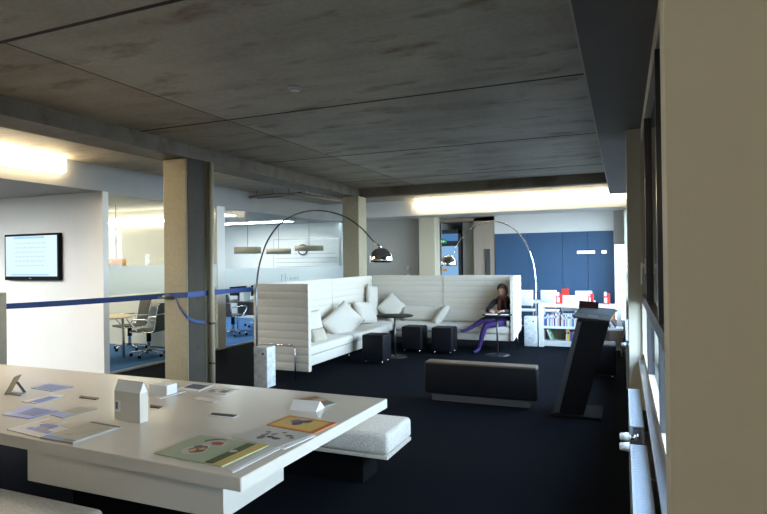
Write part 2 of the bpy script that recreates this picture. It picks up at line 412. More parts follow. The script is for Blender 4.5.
for (y0, y1) in ((1.05, 5.50),):
    struct(MB().box(M['sill'], .115, XW, y0, y1, .735, .755, .003).build('window_sill'), 'bluish metal sill board along the near window', 'sill')
struct(MB().box(M['sill'], .10, XW, 6.02, 13.4, .735, .755, .003).build('window_sill'), 'sill board along the window beyond the far pier', 'sill')
# glazed partition
def glazing(n, y0, y1, lab, joints, fr):
    o = thing('window_%d' % n, lab, 'glass wall', (XP, (y0+y1)/2, 0), kind='structure')
    MB().box(M['fascia'], XP-.05, XP, y0, y1, 0, .03).box(M['fascia'], XP-.05, XP, y0, y1, ZS-.03, ZS).build('frame', o)
    ysx = [y0]+joints+[y1]
    for a, c in zip(ysx, ysx[1:]): MB().box(M['office_glass'], XP-.03, XP-.02, a+.004, c-.004, .03, ZS-.03).build('pane', o)
    MB().box(M['frost'], XP-.0195, XP-.0185, y0, y1, fr[0], fr[1]).build('frosted_band', o)
    return o
g1 = glazing(7, 6.27, 8.74, 'clear glass front of the meeting room with the round table', [7.9], (1.18, 1.62))
g2 = glazing(8, 8.97, 14.02, 'clear glass front of the office with hanging lamps', [10.4, 11.6, 12.8], (1.17, 1.52))
k = MB(); X = XP-.0178
for (y, z0, z1) in [(10.98, 1.20, 1.36), (11.10, 1.20, 1.36)]:
    pts = [(X, y+(.03 if y < 11 else -.03)*math.cos(a)*-1, (z0+z1)/2+(z1-z0)/2*math.sin(a)) for a in [PI/2*(-1+2*i/8) for i in range(9)]]
    pts = [(X, y+(1 if y > 11 else -1)*.03*math.cos(PI*(i/8-.5)), (z0+z1)/2+(z1-z0)/2*math.sin(PI*(i/8-.5))) for i in range(9)]
    k.tube(M['frost_mark'], pts, .006, 6)
for i, (w, hgt_) in enumerate([(.02, .07), (.06, .07), (.05, .05), (.07, .06), (.05, .06), (.04, .09)]):
    y = 11.2+i*.09
    k.box(M['frost_mark'], X-.001, X, y, y+w*.3, 1.235, 1.235+hgt_).box(M['frost_mark'], X-.001, X, y, y+w, 1.235, 1.247).box(M['frost_mark'], X-.001, X, y+w*.7, y+w, 1.235, 1.235+hgt_*.8)
k.build('logo', g2)
# columns
def column(name, x0, x1, y0, y1, ztop, lab):
    c = struct(MB().box(M['column'], x0, x1, y0, y1, 0, ztop, .012, 2).build(name), lab, 'column')
    return c
c1 = column('column_near', -5.24, -4.88, 5.48, 5.94, ZB, 'square concrete column with the blue tape tied round it')
column('column_middle', -5.16, -4.80, 10.23, 10.60, ZB, 'square concrete column behind the sofa and arc lamp')
struct(MB().box(M['cream'], -4.72, -4.30, 13.6, 14.02, 0, ZS, .01, 2).build('column_far'), 'column beside the blue corridor door, coloured pale as if lit', 'column')
k = MB()
for z in (2.72, 2.28, 1.2, .6): k.cyl(M['joint'], (-4.874, 5.66, z), (-4.8705, 5.66, z), .012)
k.box(M['joint'], -4.8725, -4.8715, 5.50, 5.80, 2.60, 2.605)
k.build('formwork_holes', c1)
MB().box(M['shade_panel'], -4.8795, -4.872, 5.50, 5.80, .001, ZB-.004, .002).build('column_shade_panel', c1)  # thin dark panel added so this column face reads as shaded
# corridor and door
struct(MB().box(M['brown'], -4.32, -2.9, 14.02, 17.3, 2.60, 2.70).build('ceiling_corridor'), 'brown lowered ceiling of the corridor', 'ceiling')
struct(MB().box(M['carpet'], -4.5, -2.9, 16.4, 17.4, -.1, 0).build('floor_corridor'), 'dark corridor floor', 'floor')
struct(MB().box(M['greige'], -4.4, -4.32, 14.1, 17.3, 0, ZS).box(M['greige'], -2.98, -2.9, 14.6, 17.3, 0, ZS).box(M['greige'], -4.4, -2.9, 17.2, 17.3, 0, ZS).build('wall_passage'), 'greige corridor walls around the blue door', 'wall')
DY = 14.30
dX0, dX1 = on_y(437, 240, DY).x, on_y(461, 240, DY).x
dr = thing('door_1', 'dark-framed door with blue glass in the corridor', 'door', ((dX0+dX1)/2, DY, 0), kind='structure')
MB().box(M['frame'], dX0-.04, dX0, DY-.03, DY+.03, 0, 2.42).box(M['frame'], dX1-.07, dX1, DY-.03, DY+.03, 0, 2.42).box(M['frame'], dX0, dX1, DY-.03, DY+.03, 2.32, 2.42) \
    .box(M['frame'], dX0, dX1, DY-.04, DY+.03, 2.0, 2.13).build('frame', dr)
bg = emit('blue_glass_daylight', (.10, .26, .55), .55); bg2 = emit('pale_glass_daylight', (.22, .42, .68), .75)
MB().box(bg, dX0, dX1-.07, DY, DY+.01, 2.13, 2.32).build('fanlight', dr)
MB().box(bg2, dX0, dX1-.07, DY, DY+.01, 0, 2.0).build('pane', dr)
px = on_y(444.5, 270, DY-.02)
MB().ball(M['orange'], (px.x, DY-.01, px.z), .08, (1, .12, .42)).build('sticker', dr)
a, c = on_y(439.8, 243.5, DY-.1), on_y(446.8, 239.5, DY-.1)
ex = tag(MB().box(paint((.02, .25, .12)), a.x, c.x, DY-.13, DY-.10, a.z-.01, c.z+.01, .004).build('exit_sign'), 'small green emergency exit sign above the blue corridor door', 'sign')
k = MB(); w_ = (c.x-a.x)
pm = emit('exit_pictogram', (.55, .85, .62), .8)
k.box(pm, a.x+.02, a.x+.06, DY-.134, DY-.13, a.z+.02, c.z-.02)
k.ball(pm, (a.x+.10, DY-.132, c.z-.025), .012, (1, .1, 1)).box(pm, a.x+.09, a.x+.11, DY-.134, DY-.13, a.z+.02, c.z-.04).box(pm, a.x+.12, a.x+.165, DY-.134, DY-.13, a.z+.045, a.z+.06)
k.build('pictogram', ex)
a, c = on_y(485.5, 275.5, 14.0), on_y(490, 249, 14.0)
tag(MB().box(M['dark'], a.x, c.x, 13.99, 14.02, a.z-.3, c.z, .004).build('wall_panel'), 'narrow dark upright panel on the wall stub beside the blue wall', 'panel')
# outside
struct(MB().box(M['outside'], .36, 40, -30, 45, -3.2, -3.0).build('ground_outside'), 'dark asphalt outside the windows', 'ground')

# ================================================================== LIGHT FITTINGS AND ADDED LIGHTS
def strip(name, lab, m, x0, x1, y0, y1, z0, z1, grp=None):
    o = thing(name, lab, 'light', ((x0+x1)/2, (y0+y1)/2, z0), grp)
    return o
o = strip('light_strip', 'bright warm light strip above the television wall', 0, XP, XP+.1, 1, 5.51, 2.89, 3.09)
MB().box(M['whiteplastic'], XP+.001, XP+.012, 2.6, 5.51, 2.875, ZC-.002).build('housing', o)
MB().box(M['warm'], XP+.012, XP+.10, 2.6, 5.51, 2.90, 3.085, .02, 3).build('diffuser', o)
o = strip('light_strip', 'bright warm light strip across the far fascia above the blue wall', 0, -4.6, .05, 12.9, 13, 2.89, 3.05)
MB().box(M['whiteplastic'], -4.62, .12, 12.985, 12.999, 2.87, ZC-.002).build('housing', o)
MB().box(M['warm2'], -4.60, .10, 12.91, 12.985, 2.885, 3.06, .02, 3).build('diffuser', o)
def panel(lab, m, x0, x1, y0, y1, z, grp=None, name='ceiling_light'):
    o = thing(name, lab, 'light', ((x0+x1)/2, (y0+y1)/2, z), grp)
    MB().box(M['whiteplastic'], x0, x1, y0, y1, z-.03, z-.001).build('frame', o)
    MB().box(m, x0+.03, x1-.03, y0+.03, y1-.03, z-.036, z-.03).build('diffuser', o)
    return o
panel('flat office ceiling light over the round meeting table', M['meeting_lamp'], -11, -8.6, 6.7, 7.1, ZS)
panel('flat office ceiling light in the office with hanging lamps', M['office_lamp'], -10.5, -7.9, 10.0, 10.5, ZS)
panel('flat office ceiling light near the office end wall', M['office_lamp'], -10.5, -7.9, 12.4, 12.9, ZS)
panel('unseen fill light added overhead to brighten the television wall', M['niche_fill'], -11, -8, 2.6, 3.2, ZS)  # out of view, added to brighten the television wall
panel('unseen warm fill light placed overhead to light the near pier', M['rear_fill'], -1.1, -.3, -1.4, -.9, 2.785)  # out of view, positioned for its light on the near pier
M['aisle_fill'] = emit('aisle_fill', (1, .78, .48), 24)
panel('unseen warm fill light added in the aisle to brighten the sofa panel', M['aisle_fill'], -6.5, -5.6, 2.9, 3.4, ZC)  # out of view, added to warm the sofa end panel and near column
o = strip('reflection_strip', 'glowing strip on the meeting room wall standing in for a reflection', 0, -10, -7.4, 8.68, 8.74, 2.5, 2.6)
MB().box(M['meeting_lamp'], -10.6, -7.2, 8.70, 8.738, 2.47, 2.50).build('diffuser', o)  # glowing bar added in place of a reflected line of light

# ================================================================== FURNITURE
TZ = .72
t = thing('display_table', 'long white laminate table covered with brochures', 'table', (-3.5, 2.8, 0))
tq = [Vector((-5.7, 2.20, 0)), Vector((-1.53, 2.035, 0)), Vector((-1.475, 3.56, 0)), Vector((-5.7, 3.575, 0))]
MB().hexa(M['laminate'], [p+Vector((0, 0, TZ-.062)) for p in tq], [p+Vector((0, 0, TZ)) for p in tq], .003).build('tabletop', t)
MB().box(M['laminate'], -3.11, -1.755, 2.20, 2.72, .435, TZ-.062, .002).build('apron_box', t)
MB().box(M['black'], -2.95, -2.1, 2.36, 2.68, 0, .435).build('pedestal', t)
MB().box(M['laminate'], -5.5, -4.2, 2.28, 2.74, 0, TZ-.062, .002).build('pedestal', t)

def quad(px, z=TZ):
    return [on_z(x, y, z) for x, y in px]
def sheet(name, lab, px, base, patches=(), th=.004, cat='brochure', grp='brochures on the display table', z=TZ+.0006):
    """flat printed piece: px corners (counter-clockwise), patches = (u0,v0,u1,v1,colour)"""
    q = quad(px, z)
    b_ = MB(); lift = Vector((0, 0, th))
    b_.hexa(base if not isinstance(base, tuple) else paint(base), q, [p+lift for p in q])
    def at(u, v, dz): return (q[0]*(1-u)+q[1]*u)*(1-v)+(q[3]*(1-u)+q[2]*u)*v+Vector((0, 0, dz))
    for i, pt in enumerate(patches):
        if len(pt) == 5:
            u0, v0, u1, v1, col = pt
            lo = [at(u0, v0, th), at(u1, v0, th), at(u1, v1, th), at(u0, v1, th)]
        else:
            cu, cv, ru, rv, col, _ = pt
            lo = [at(cu+ru*math.cos(a_)*(1+.18*math.sin(3*a_+cu*9)), cv+rv*math.sin(a_)*(1+.15*math.cos(2*a_+cv*7)), th) for a_ in [2*PI*j/14 for j in range(14)]]
        d = Vector((0, 0, .0004+.0002*i))
        b_.hexa(paint(col), lo, [p+d for p in lo])
    return tag(b_.build(name), lab, cat, grp)
GR, DG, YE_, OR = (.33, .39, .27), (.05, .08, .015), (.55, .43, .15), (.58, .22, .05)
sheet('brochure', 'pale green brochure with two food photos and a dark green band', [(153.5, 454), (222, 467.5), (269, 446), (200, 435.3)], GR,
      [(.34, .42, .14, .24, (.45, .46, .42), 0), (.37, .42, .10, .15, (.24, .09, .05), 0), (.33, .36, .035, .06, (.60, .36, .2), 0), (.40, .46, .04, .05, (.50, .30, .18), 0), (.30, .52, .05, .06, (.12, .12, .13), 0),
       (.36, .83, .13, .13, (.10, .11, .12), 0), (.41, .77, .12, .14, (.45, .42, .38), 0), (.44, .75, .08, .09, (.30, .09, .04), 0), (.47, .84, .04, .05, (.60, .35, .2), 0),
       (.74, .04, .86, .94, DG), (.78, .55, .05, .05, (.60, .55, .50), 0), (.86, .0, 1, 1, YE_)])
sheet('acrylic_sheet', 'pale grey sheet slid under the table-edge side of the green brochure', [(226, 469.5), (233, 473), (283, 447.5), (272, 446.3)], (.60, .61, .60),
      [(.62, .02, .86, .98, (.84, .86, .86))], th=.003, cat='sheet')
sheet('brochure', 'grey brochure with dark figures between the green and the orange brochures', [(231, 437.5), (277, 448), (313, 434.8), (267.5, 426.3)], (.50, .49, .46),
      [(.42, .30, .07, .10, (.14, .12, .13), 0), (.52, .42, .06, .06, (.07, .06, .07), 0), (.66, .40, .09, .06, (.06, .05, .06), 0), (.36, .48, .04, .11, (.18, .16, .18), 0), (.48, .60, .05, .07, (.24, .20, .24), 0), (.74, .66, .07, .05, (.12, .1, .1), 0), (.30, .66, .05, .04, (.2, .17, .17), 0), (.56, .78, .04, .04, (.2, .17, .17), 0), (.86, .58, .04, .04, (.15, .12, .13), 0)])
sheet('acrylic_sheet', 'thin white sheet along the table edge beside the orange brochure', [(279, 448.8), (284.5, 449.5), (316, 435.6), (312.5, 435.2)], (.82, .84, .85), [], th=.003, cat='sheet')
sheet('brochure', 'orange brochure with a yellow field and a dark photo', [(266.5, 425.4), (314, 434), (337.3, 423.6), (290, 415.8)], OR,
      [(.05, .08, .92, .90, (.66, .46, .12)), (.22, .30, .55, .92, (.52, .42, .32)), (.42, .52, .09, .20, (.10, .06, .05), 0), (.32, .62, .08, .14, (.22, .13, .1), 0), (.52, .72, .08, .15, (.12, .07, .06), 0), (.90, .0, 1, 1, (.50, .13, .04))])
sheet('brochure', 'colourful folded brochure behind the low white tent card', [(294, 399.5), (324.5, 406.8), (336.5, 403.6), (316, 395.3)], (.42, .38, .28),
      [(.1, .1, .35, .9, (.30, .14, .08)), (.4, .15, .62, .9, (.52, .46, .30)), (.64, .1, .8, .9, (.42, .14, .06)), (.80, .1, .97, .9, (.12, .30, .32))])
sheet('brochure', 'white leaflet with a dark blue picture near the far table edge', [(178, 389), (199, 391.8), (213.5, 386), (192, 384)], (.74, .73, .70), [(.08, .25, .86, .95, (.07, .09, .17))])
sheet('brochure', 'white leaflet with round food photos near the far table edge', [(204, 392), (226, 394.8), (240.5, 389), (217, 387.3)], (.74, .73, .70),
      [(.05, .05, .45, .55, (.18, .22, .30)), (.42, .45, .14, .25, (.66, .52, .34), 0), (.55, .15, .85, .55, (.10, .14, .20)), (.72, .70, .14, .22, (.70, .58, .42), 0)])
sheet('brochure', 'pinkish blank leaflet in the middle of the table', [(192.5, 399.5), (213, 402.8), (221, 400.3), (199, 397.2)], (.74, .66, .64), [])
sheet('card', 'small white card with a dark brown strip in the middle of the table', [(208.5, 416), (233, 418.6), (239.5, 415.8), (211.5, 413)], (.76, .75, .71), [(.02, .25, .95, 1, (.05, .03, .025))], cat='card', grp='small cards on the display table')
sheet('card', 'dark brown slip just behind the white house-shaped box', [(150, 407.5), (159.5, 408.5), (162, 406.8), (150, 405)], (.10, .04, .03), [], cat='card', grp='small cards on the display table')
sheet('card', 'dark brown slip between the blue leaflets and the white house-shaped box', [(79, 398), (96, 400), (99, 398.2), (81, 396)], (.10, .05, .03), [], cat='card', grp='small cards on the display table')
sheet('brochure', 'grey magazine with a dark upper edge and blue corner, nearest the near table edge', [(39.8, 438.6), (73, 444.5), (121.5, 428), (92.4, 422.8)], (.33, .335, .31),
      [(.0, .93, 1, 1, (.07, .06, .05)), (0, 0, .62, .14, (.10, .20, .52)), (.60, .0, .98, .12, (.07, .08, .09)), (.35, .50, .2, .2, (.36, .35, .30), 0), (.62, .60, .16, .16, (.34, .32, .27), 0), (.94, .02, 1, .92, (.66, .68, .67))], th=.008)
sheet('brochure', 'open leaflet with blue pictures and a white fold beside the grey magazine', [(6.8, 430), (39.5, 438), (82, 426.5), (49, 418.6)], (.60, .62, .72),
      [(0, 0, .10, .9, (.74, .70, .58)), (.25, .25, .93, .38, (.14, .24, .75)), (.50, .60, .22, .13, (.08, .13, .58), 0), (.55, .42, .18, .07, (.30, .27, .24), 0), (.10, .70, .45, .98, (.48, .45, .38)), (.62, .75, .95, .97, (.46, .44, .42))])
sheet('brochure', 'blue leaflet with a darker blue rectangle on the near side of the table', [(2, 415), (29, 419), (58, 411), (26, 405.8)], (.30, .38, .80), [(.34, .25, .92, .92, (.08, .15, .48)), (0, 0, .30, .25, (.45, .52, .82))])
sheet('brochure', 'small grey leaflet with a blue end beyond the blue pictures', [(50, 415), (62.5, 418.5), (97, 409.3), (79, 406)], (.42, .42, .38), [(.05, .02, .95, .30, (.25, .34, .70)), (.15, .42, .90, .92, (.33, .34, .30))])
sheet('brochure', 'thin blue slip on a white leaflet behind the blue rectangle leaflet', [(22, 402), (37, 404), (66, 396), (52, 394.6)], (.66, .67, .72), [(.35, .05, 1, .75, (.07, .14, .50))])
sheet('brochure', 'blue-grey leaflet lying farthest along the table near the leaning card', [(31, 388.3), (52, 391.8), (73, 387), (49, 383.8)], (.24, .32, .58), [(.15, .15, .9, .85, (.14, .22, .50))])
sheet('brochure', 'wide blank white leaflet beside the white stack of cards', [(128, 390), (160, 399), (186, 391.5), (160, 386)], (.70, .68, .63), [(.8, .3, .98, .95, (.45, .44, .42))])
# white house-shaped box
A, B_, D_ = on_z(114.5, 419, TZ), on_z(140, 423.5, TZ), on_z(148, 422.5, TZ)
ex_ = (B_-A); ey = Vector((-ex_.y, ex_.x, 0)).normalized()*.055
hh = thing('card_display', 'white house-shaped upright card box on the table', 'display', (A.x, A.y, TZ+.0006))
z1, z2 = .172, .235
base = [A, B_, B_+ey, A+ey]; lift = Vector((0, 0, .0006))
b = MB(); b.hexa(M['laminate'], [p+lift for p in base], [p+Vector((0, 0, z1)) for p in base])
mid0, mid1 = A+ey/2, B_+ey/2
b.hexa(M['whiteplastic'], [A+Vector((0, 0, z1)), A+ey+Vector((0, 0, z1)), mid0+Vector((0, 0, z2))], [B_+Vector((0, 0, z1)), B_+ey+Vector((0, 0, z1)), mid1+Vector((0, 0, z2))])
b.build('box', hh)
n = Vector((ex_.y, -ex_.x, 0)).normalized()*.0012
def fa(u, v): return A+ex_*u+Vector((0, 0, v*z1))
MB().hexa(M['paper'], [fa(.02, .28)+n*.2, fa(.24, .28)+n*.2, fa(.24, .66)+n*.2, fa(.02, .66)+n*.2], [fa(.02, .28)+n, fa(.24, .28)+n, fa(.24, .66)+n, fa(.02, .66)+n]) \
    .hexa(paint((.08, .10, .18)), [fa(.05, .36)+n, fa(.15, .36)+n, fa(.15, .62)+n, fa(.05, .62)+n], [fa(.05, .36)+n*1.5, fa(.15, .36)+n*1.5, fa(.15, .62)+n*1.5, fa(.05, .62)+n*1.5]).build('label_print', hh)
# white stack of cards
p0, p1 = on_z(150, 394.5, TZ+.005), on_z(167, 395.5, TZ+.005)
b = MB()
for i in range(9):
    off = random.uniform(-.004, .004)
    b.box(M['paper'], p0.x+off-.02, p1.x+off, p1.y, p1.y+.10, TZ+.0056+i*.0075, TZ+.0056+i*.0075+.0068)
tag(b.build('card_stack'), 'stack of blank white cards behind the house-shaped box', 'cards')
# low white tent card
q = quad([(289.5, 410), (316, 412.3), (324.5, 407.5), (297, 405.5)], TZ+.0008)
top0, top1 = (q[0]+q[3])/2+Vector((0, 0, .055)), (q[1]+q[2])/2+Vector((0, 0, .055))
b = MB(); d = Vector((0, 0, .0))
b.hexa(M['paper'], [q[0], q[3], top0], [q[1], q[2], top1])
tag(b.build('tent_card'), 'low folded white tent card near the table corner', 'tent card')
# brown leaning card
a0, a1 = on_z(4, 394.8, TZ), on_z(11, 394.5, TZ)
e = (a1-a0)+Vector((-.09, .06, 0)); e.z = 0; up_ = Vector((.06, .035, .125)); th_ = Vector((.005, .003, 0))
l = thing('leaning_card', 'small brown easel card leaning on the table beside the grey post', 'card', (a0.x, a0.y, TZ+.0006))
q0 = [a0, a0+th_, a0+th_+e, a0+e]
MB().hexa(paint((.26, .20, .11)), [p+lift for p in q0], [p+up_ for p in q0]).build('card', l)
sp = a0+e*.5+up_*.62+Vector((.01, .006, 0)); ft = a0+e*.5+Vector((.10, .05, .001))
MB().hexa(M['dark'], [sp, sp+Vector((0, .02, 0)), sp+Vector((.004, .02, 0)), sp+Vector((.004, 0, 0))][::-1], [ft, ft+Vector((0, .02, 0)), ft+Vector((.004, .02, 0)), ft+Vector((.004, 0, 0))][::-1]).build('strut', l)
sheet('card', 'small white card lying at the foot of the leaning brown card', [(11.5, 394), (21, 396), (26, 393.2), (15, 392)], (.72, .73, .75), [(.78, .1, 1, .95, (.25, .26, .27))], cat='card', grp='small cards on the display table')

# fuzzy upholstered benches
def boucle(lab, x0, x1, y0, y1):
    o = thing('upholstered_bench', lab, 'bench', ((x0+x1)/2, (y0+y1)/2, 0), 'white upholstered benches at the display table')
    MB().box(M['fleece'], x0, x1, y0, y1, .262, .42, .035, 5).build('cushion', o)
    MB().box(M['laminate'], x0+.005, x1-.005, y0+.005, y1-.005, .236, .262, .003).build('base_board', o)
    MB().box(M['black'], x0+.25, x1-.25, y0+.12, y1-.12, 0, .236).build('plinth', o)
boucle('low white fuzzy upholstered bench sticking out beyond the far side of the table', -3.3, -1.55, 3.74, 4.24)
boucle('low white fuzzy upholstered bench on the near side of the table', -4.2, -2.42, 1.58, 2.12)

# grey post left
tag(MB().box(M['column'], -6.75, -6.43, 4.20, 4.32, 0, 1.34, .006).build('post'), 'waist-high grey-beige post that the blue tape runs past', 'post')
# blue tape
def ribbon(b, pts, w=.05, t_=.0015):
    pts = [Vector(p) for p in pts]
    for p, q_ in zip(pts, pts[1:]):
        d_ = (q_-p); n_ = Vector((-d_.y, d_.x, 0)).normalized()*t_ if d_.xy.length > 1e-4 else Vector((0, t_, 0))
        u = Vector((0, 0, w/2))
        b.hexa(M['belt'], [p-u-n_, p-u+n_, q_-u+n_, q_-u-n_], [p+u-n_, p+u+n_, q_+u+n_, q_+u-n_])
bt = thing('barrier_tape', 'blue barrier tape stretched past the column', 'barrier tape', (-5.25, 5.47, 1.24))
b = MB(); S = Vector((-7.3, 4.10, 1.145)); E_ = Vector((-5.235, 5.475, 1.245))
ribbon(b, [S.lerp(E_, i/10)-Vector((0, 0, .012*math.sin(PI*i/10))) for i in range(11)]+[(-5.06, 5.474, 1.255), (-4.871, 5.474, 1.262)], .065)
ribbon(b, [(-4.869, 5.474, 1.262), (-4.869, 5.945, 1.265), (-4.90, 7.5, 1.262), (-4.92, 10.225, 1.262)], .065)
b.build('tape', bt)
b = MB(); b.ball(M['dark'], (-5.17, 5.462, 1.245), .035, (1.5, .4, .6)); b.box(M['steel'], -5.25, -5.18, 5.455, 5.47, 1.225, 1.25, .004)
b.cyl(M['dark'], (-5.30, 5.44, 1.225), (-5.08, 5.465, 1.225), .012)
b.build('buckle', bt)
def cat(pts, n=8):
    P = [Vector(p) for p in pts]; P = [P[0]*2-P[1]]+P+[P[-1]*2-P[-2]]; out = []
    for i in range(1, len(P)-2):
        for j in range(n):
            t_ = j/n; a, b_, c_, d_ = P[i-1], P[i], P[i+1], P[i+2]
            out.append(.5*((2*b_)+(-a+c_)*t_+(2*a-5*b_+4*c_-d_)*t_**2+(-a+3*b_-3*c_+d_)*t_**3))
    out.append(P[-2]); return out
b = MB(); ribbon(b, cat([(-5.04, 5.466, 1.22), (-4.99, 5.46, 1.12), (-4.90, 5.45, 1.03), (-4.862, 5.468, .985), (-4.858, 5.60, .93), (-4.85, 5.78, .895)], 5), .035)
b.build('loose_end', bt)
pp = thing('drain_pipe', 'beige vertical pipe running down the taped column', 'pipe', (-4.84, 5.86, 0))
MB().cyl(M['pipe'], (-4.826, 5.86, 0), (-4.826, 5.86, ZB-.005), .038).build('pipe', pp)
for z in (.88, .38): MB().cyl(M['dark_steel'], (-4.826, 5.86, z-.012), (-4.826, 5.86, z+.012), .0425).build('clamp', pp)

# television
tv = thing('television', 'wall-mounted flat television with a bright bluish screen', 'television', (-8.5, 6.12, 1.40))
MB().box(M['black'], -9.12, -7.89, 6.10, 6.165, 1.41, 2.135, .006).build('casing', tv)
se = emit('screen_white', (.66, .83, .97), .80); se2 = emit('screen_blue', (.36, .62, .95), .80); se3 = emit('screen_text', (.50, .68, .85), .78)
b = MB().box(se, -9.085, -7.925, 6.095, 6.10, 1.47, 2.10)
b.box(se2, -8.95, -8.1, 6.094, 6.095, 1.485, 1.505).box(se2, -8.9, -8.2, 6.094, 6.095, 2.06, 2.09)
for i in range(6):
    z = 1.98-i*.07; x = -8.86
    while x < -8.2:
        w_ = random.uniform(.03, .09); b.box(se3, x, x+w_, 6.094, 6.095, z, z+.016); x += w_+.025
b.build('screen', tv)
MB().box(M['steel'], -8.54, -8.50, 6.092, 6.10, 1.432, 1.444).build('badge', tv)

# ------------------------------------------------------------------ sofas
def ribbed(b, m, axis, p0, p1, a0, a1, z0, z1, pitch=.113, amp=.009):
    """panel between p0..p1 thick, a0..a1 long, horizontal quilting on both faces"""
    n = max(1, round((z1-z0)/pitch)); prof = []; K = 6
    for i in range(n*K+1):
        z = z0+(z1-z0)*i/(n*K); prof.append((p1-amp+amp*abs(math.sin(PI*i/K))**.55, z))
    for i in range(n*K, -1, -1):
        z = z0+(z1-z0)*i/(n*K); prof.append((p0+amp-amp*abs(math.sin(PI*i/K))**.55, z))
    b.extrude(m, prof, axis, a0, a1, False); return b
def leg(o, pts): MB().tube(M['chrome'], pts, .011, 8).build('leg', o)
s1 = thing('high_back_sofa', 'cream high-backed sofa seen end-on beside the marble-based lamp', 'sofa', (-4.4, 8.5, 0), 'cream quilted high-backed sofas')
ribbed(MB(), M['fabric'], 'x', 6.80, 6.88, -4.86, -3.97, .14, 1.34).build('side_panel', s1)
ribbed(MB(), M['fabric'], 'y', -4.86, -4.78, 6.89, 9.04, .16, 1.34).build('back_panel', s1)
ribbed(MB(), M['fabric'], 'y', -4.86, -4.78, 9.05, 10.80, .16, 1.34).build('back_panel', s1)
MB().box(M['fabric'], -4.77, -4.08, 6.89, 10.0, .17, .31, .012, 3).build('seat_frame', s1)
MB().box(M['fabric2'], -4.77, -4.06, 6.89, 8.42, .31, .45, .045, 5).build('seat_cushion', s1)
MB().box(M['fabric2'], -4.77, -4.06, 8.44, 9.99, .31, .45, .045, 5).build('seat_cushion', s1)
leg(s1, [(-4.75, 6.78, .50), (-4.21, 6.78, .50), (-4.175, 6.78, .47), (-4.165, 6.78, .01)])
leg(s1, [(-4.75, 6.78, .50), (-4.76, 6.78, .01)])
leg(s1, [(-4.16, 8.43, .18), (-4.16, 8.43, .005)]); leg(s1, [(-4.16, 9.9, .18), (-4.16, 9.9, .005)])
s2 = thing('high_back_sofa', 'cream high-backed sofa facing the room where the person sits', 'sofa', (-3.2, 10.5, 0), 'cream quilted high-backed sofas')
ribbed(MB(), M['fabric'], 'x', 10.80, 10.88, -4.77, -3.265, .24, 1.345).build('back_panel', s2)
ribbed(MB(), M['fabric'], 'x', 10.80, 10.88, -3.255, -1.83, .24, 1.345).build('back_panel', s2)
# end panel with raked lower front corner
b = MB(); n = 10; K = 6
prof = []
ribbed(b, M['fabric'], 'y', -1.825, -1.765, 10.06, 10.88, .34, 1.345)
b.extrude(M['fabric'], [(10.06, .22), (10.06, .345), (10.88, .345), (10.88, .335)], 'x', -1.82, -1.77)
b.build('side_panel', s2)
MB().box(M['fabric'], -4.0, -1.835, 10.12, 10.79, .20, .32, .012, 3).build('seat_frame', s2)
MB().box(M['fabric2'], -4.04, -3.03, 10.09, 10.79, .32, .46, .045, 5).build('seat_cushion', s2)
MB().box(M['fabric2'], -3.01, -1.84, 10.09, 10.79, .32, .46, .045, 5).build('seat_cushion', s2)
MB().box(M['fabric2'], -4.77, -4.06, 10.02, 10.79, .31, .45, .045, 5).build('seat_cushion', s2)
MB().box(M['fabric2'], -4.06, -3.3, 10.58, 10.79, .46, .74, .08, 6).build('back_cushion', s2)
MB().box(M['fabric2'], -3.27, -1.845, 10.66, 10.79, .46, .72, .05, 5).build('back_cushion', s2)
leg(s2, [(-1.80, 10.60, .34), (-1.80, 10.60, .005)]); leg(s2, [(-3.0, 10.2, .21), (-3.0, 10.2, .005)])
leg(s2, [(-3.9, 10.2, .21), (-3.9, 10.2, .005)]); leg(s2, [(-2.4, 10.7, .23), (-2.4, 10.7, .005)])

def T(x, y, z, rx=0, ry=0, rz=0): return Matrix.Translation((x, y, z)) @ Euler((math.radians(rx), math.radians(ry), math.radians(rz))).to_matrix().to_4x4()
def cushion(lab, m_, size, mtx, n=3.2):
    return tag(MB().pillow(m_, size, mtx, n).build('cushion'), lab, 'cushion', 'loose cushions on the sofas')
cushion('small tan cushion lying low against the sofa end panel', M['fabric_tan'], (.34, .22, .12), T(-4.26, 7.58, .535, 70, 0, 80))
cushion('white cushion standing in the corner of the sofa end panel', M['fabric2'], (.44, .42, .13), T(-4.60, 7.98, .665, 76, 0, 72))
cushion('large cream cushion leaning across the middle of the long sofa', M['fabric2'], (.86, .52, .17), T(-4.46, 8.80, .61, 48, -22, 84))
cushion('tan cushion tucked behind the white cushions of the long sofa', M['fabric_tan'], (.40, .40, .10), T(-4.71, 9.45, .67, 82, 0, 88))
cushion('puffy white cushion leaning on the long sofa back beside the tan one', M['fabric2'], (.66, .46, .18), T(-4.58, 10.0, .655, 66, 6, 84))
cushion('tall white cushion standing upright in the sofa corner', M['fabric2'], (.30, .74, .13), T(-4.64, 10.46, .81, 84, 9, 70))
cushion('pointed white cushion balanced on its corner in the sofa corner', M['fabric2'], (.46, .46, .15), T(-4.27, 10.60, .715, 72, 42, 8))
cushion('small white bolster leaning at the seam of the facing sofa', M['fabric2'], (.20, .46, .14), T(-3.20, 10.42, .60, 52, 0, -50))

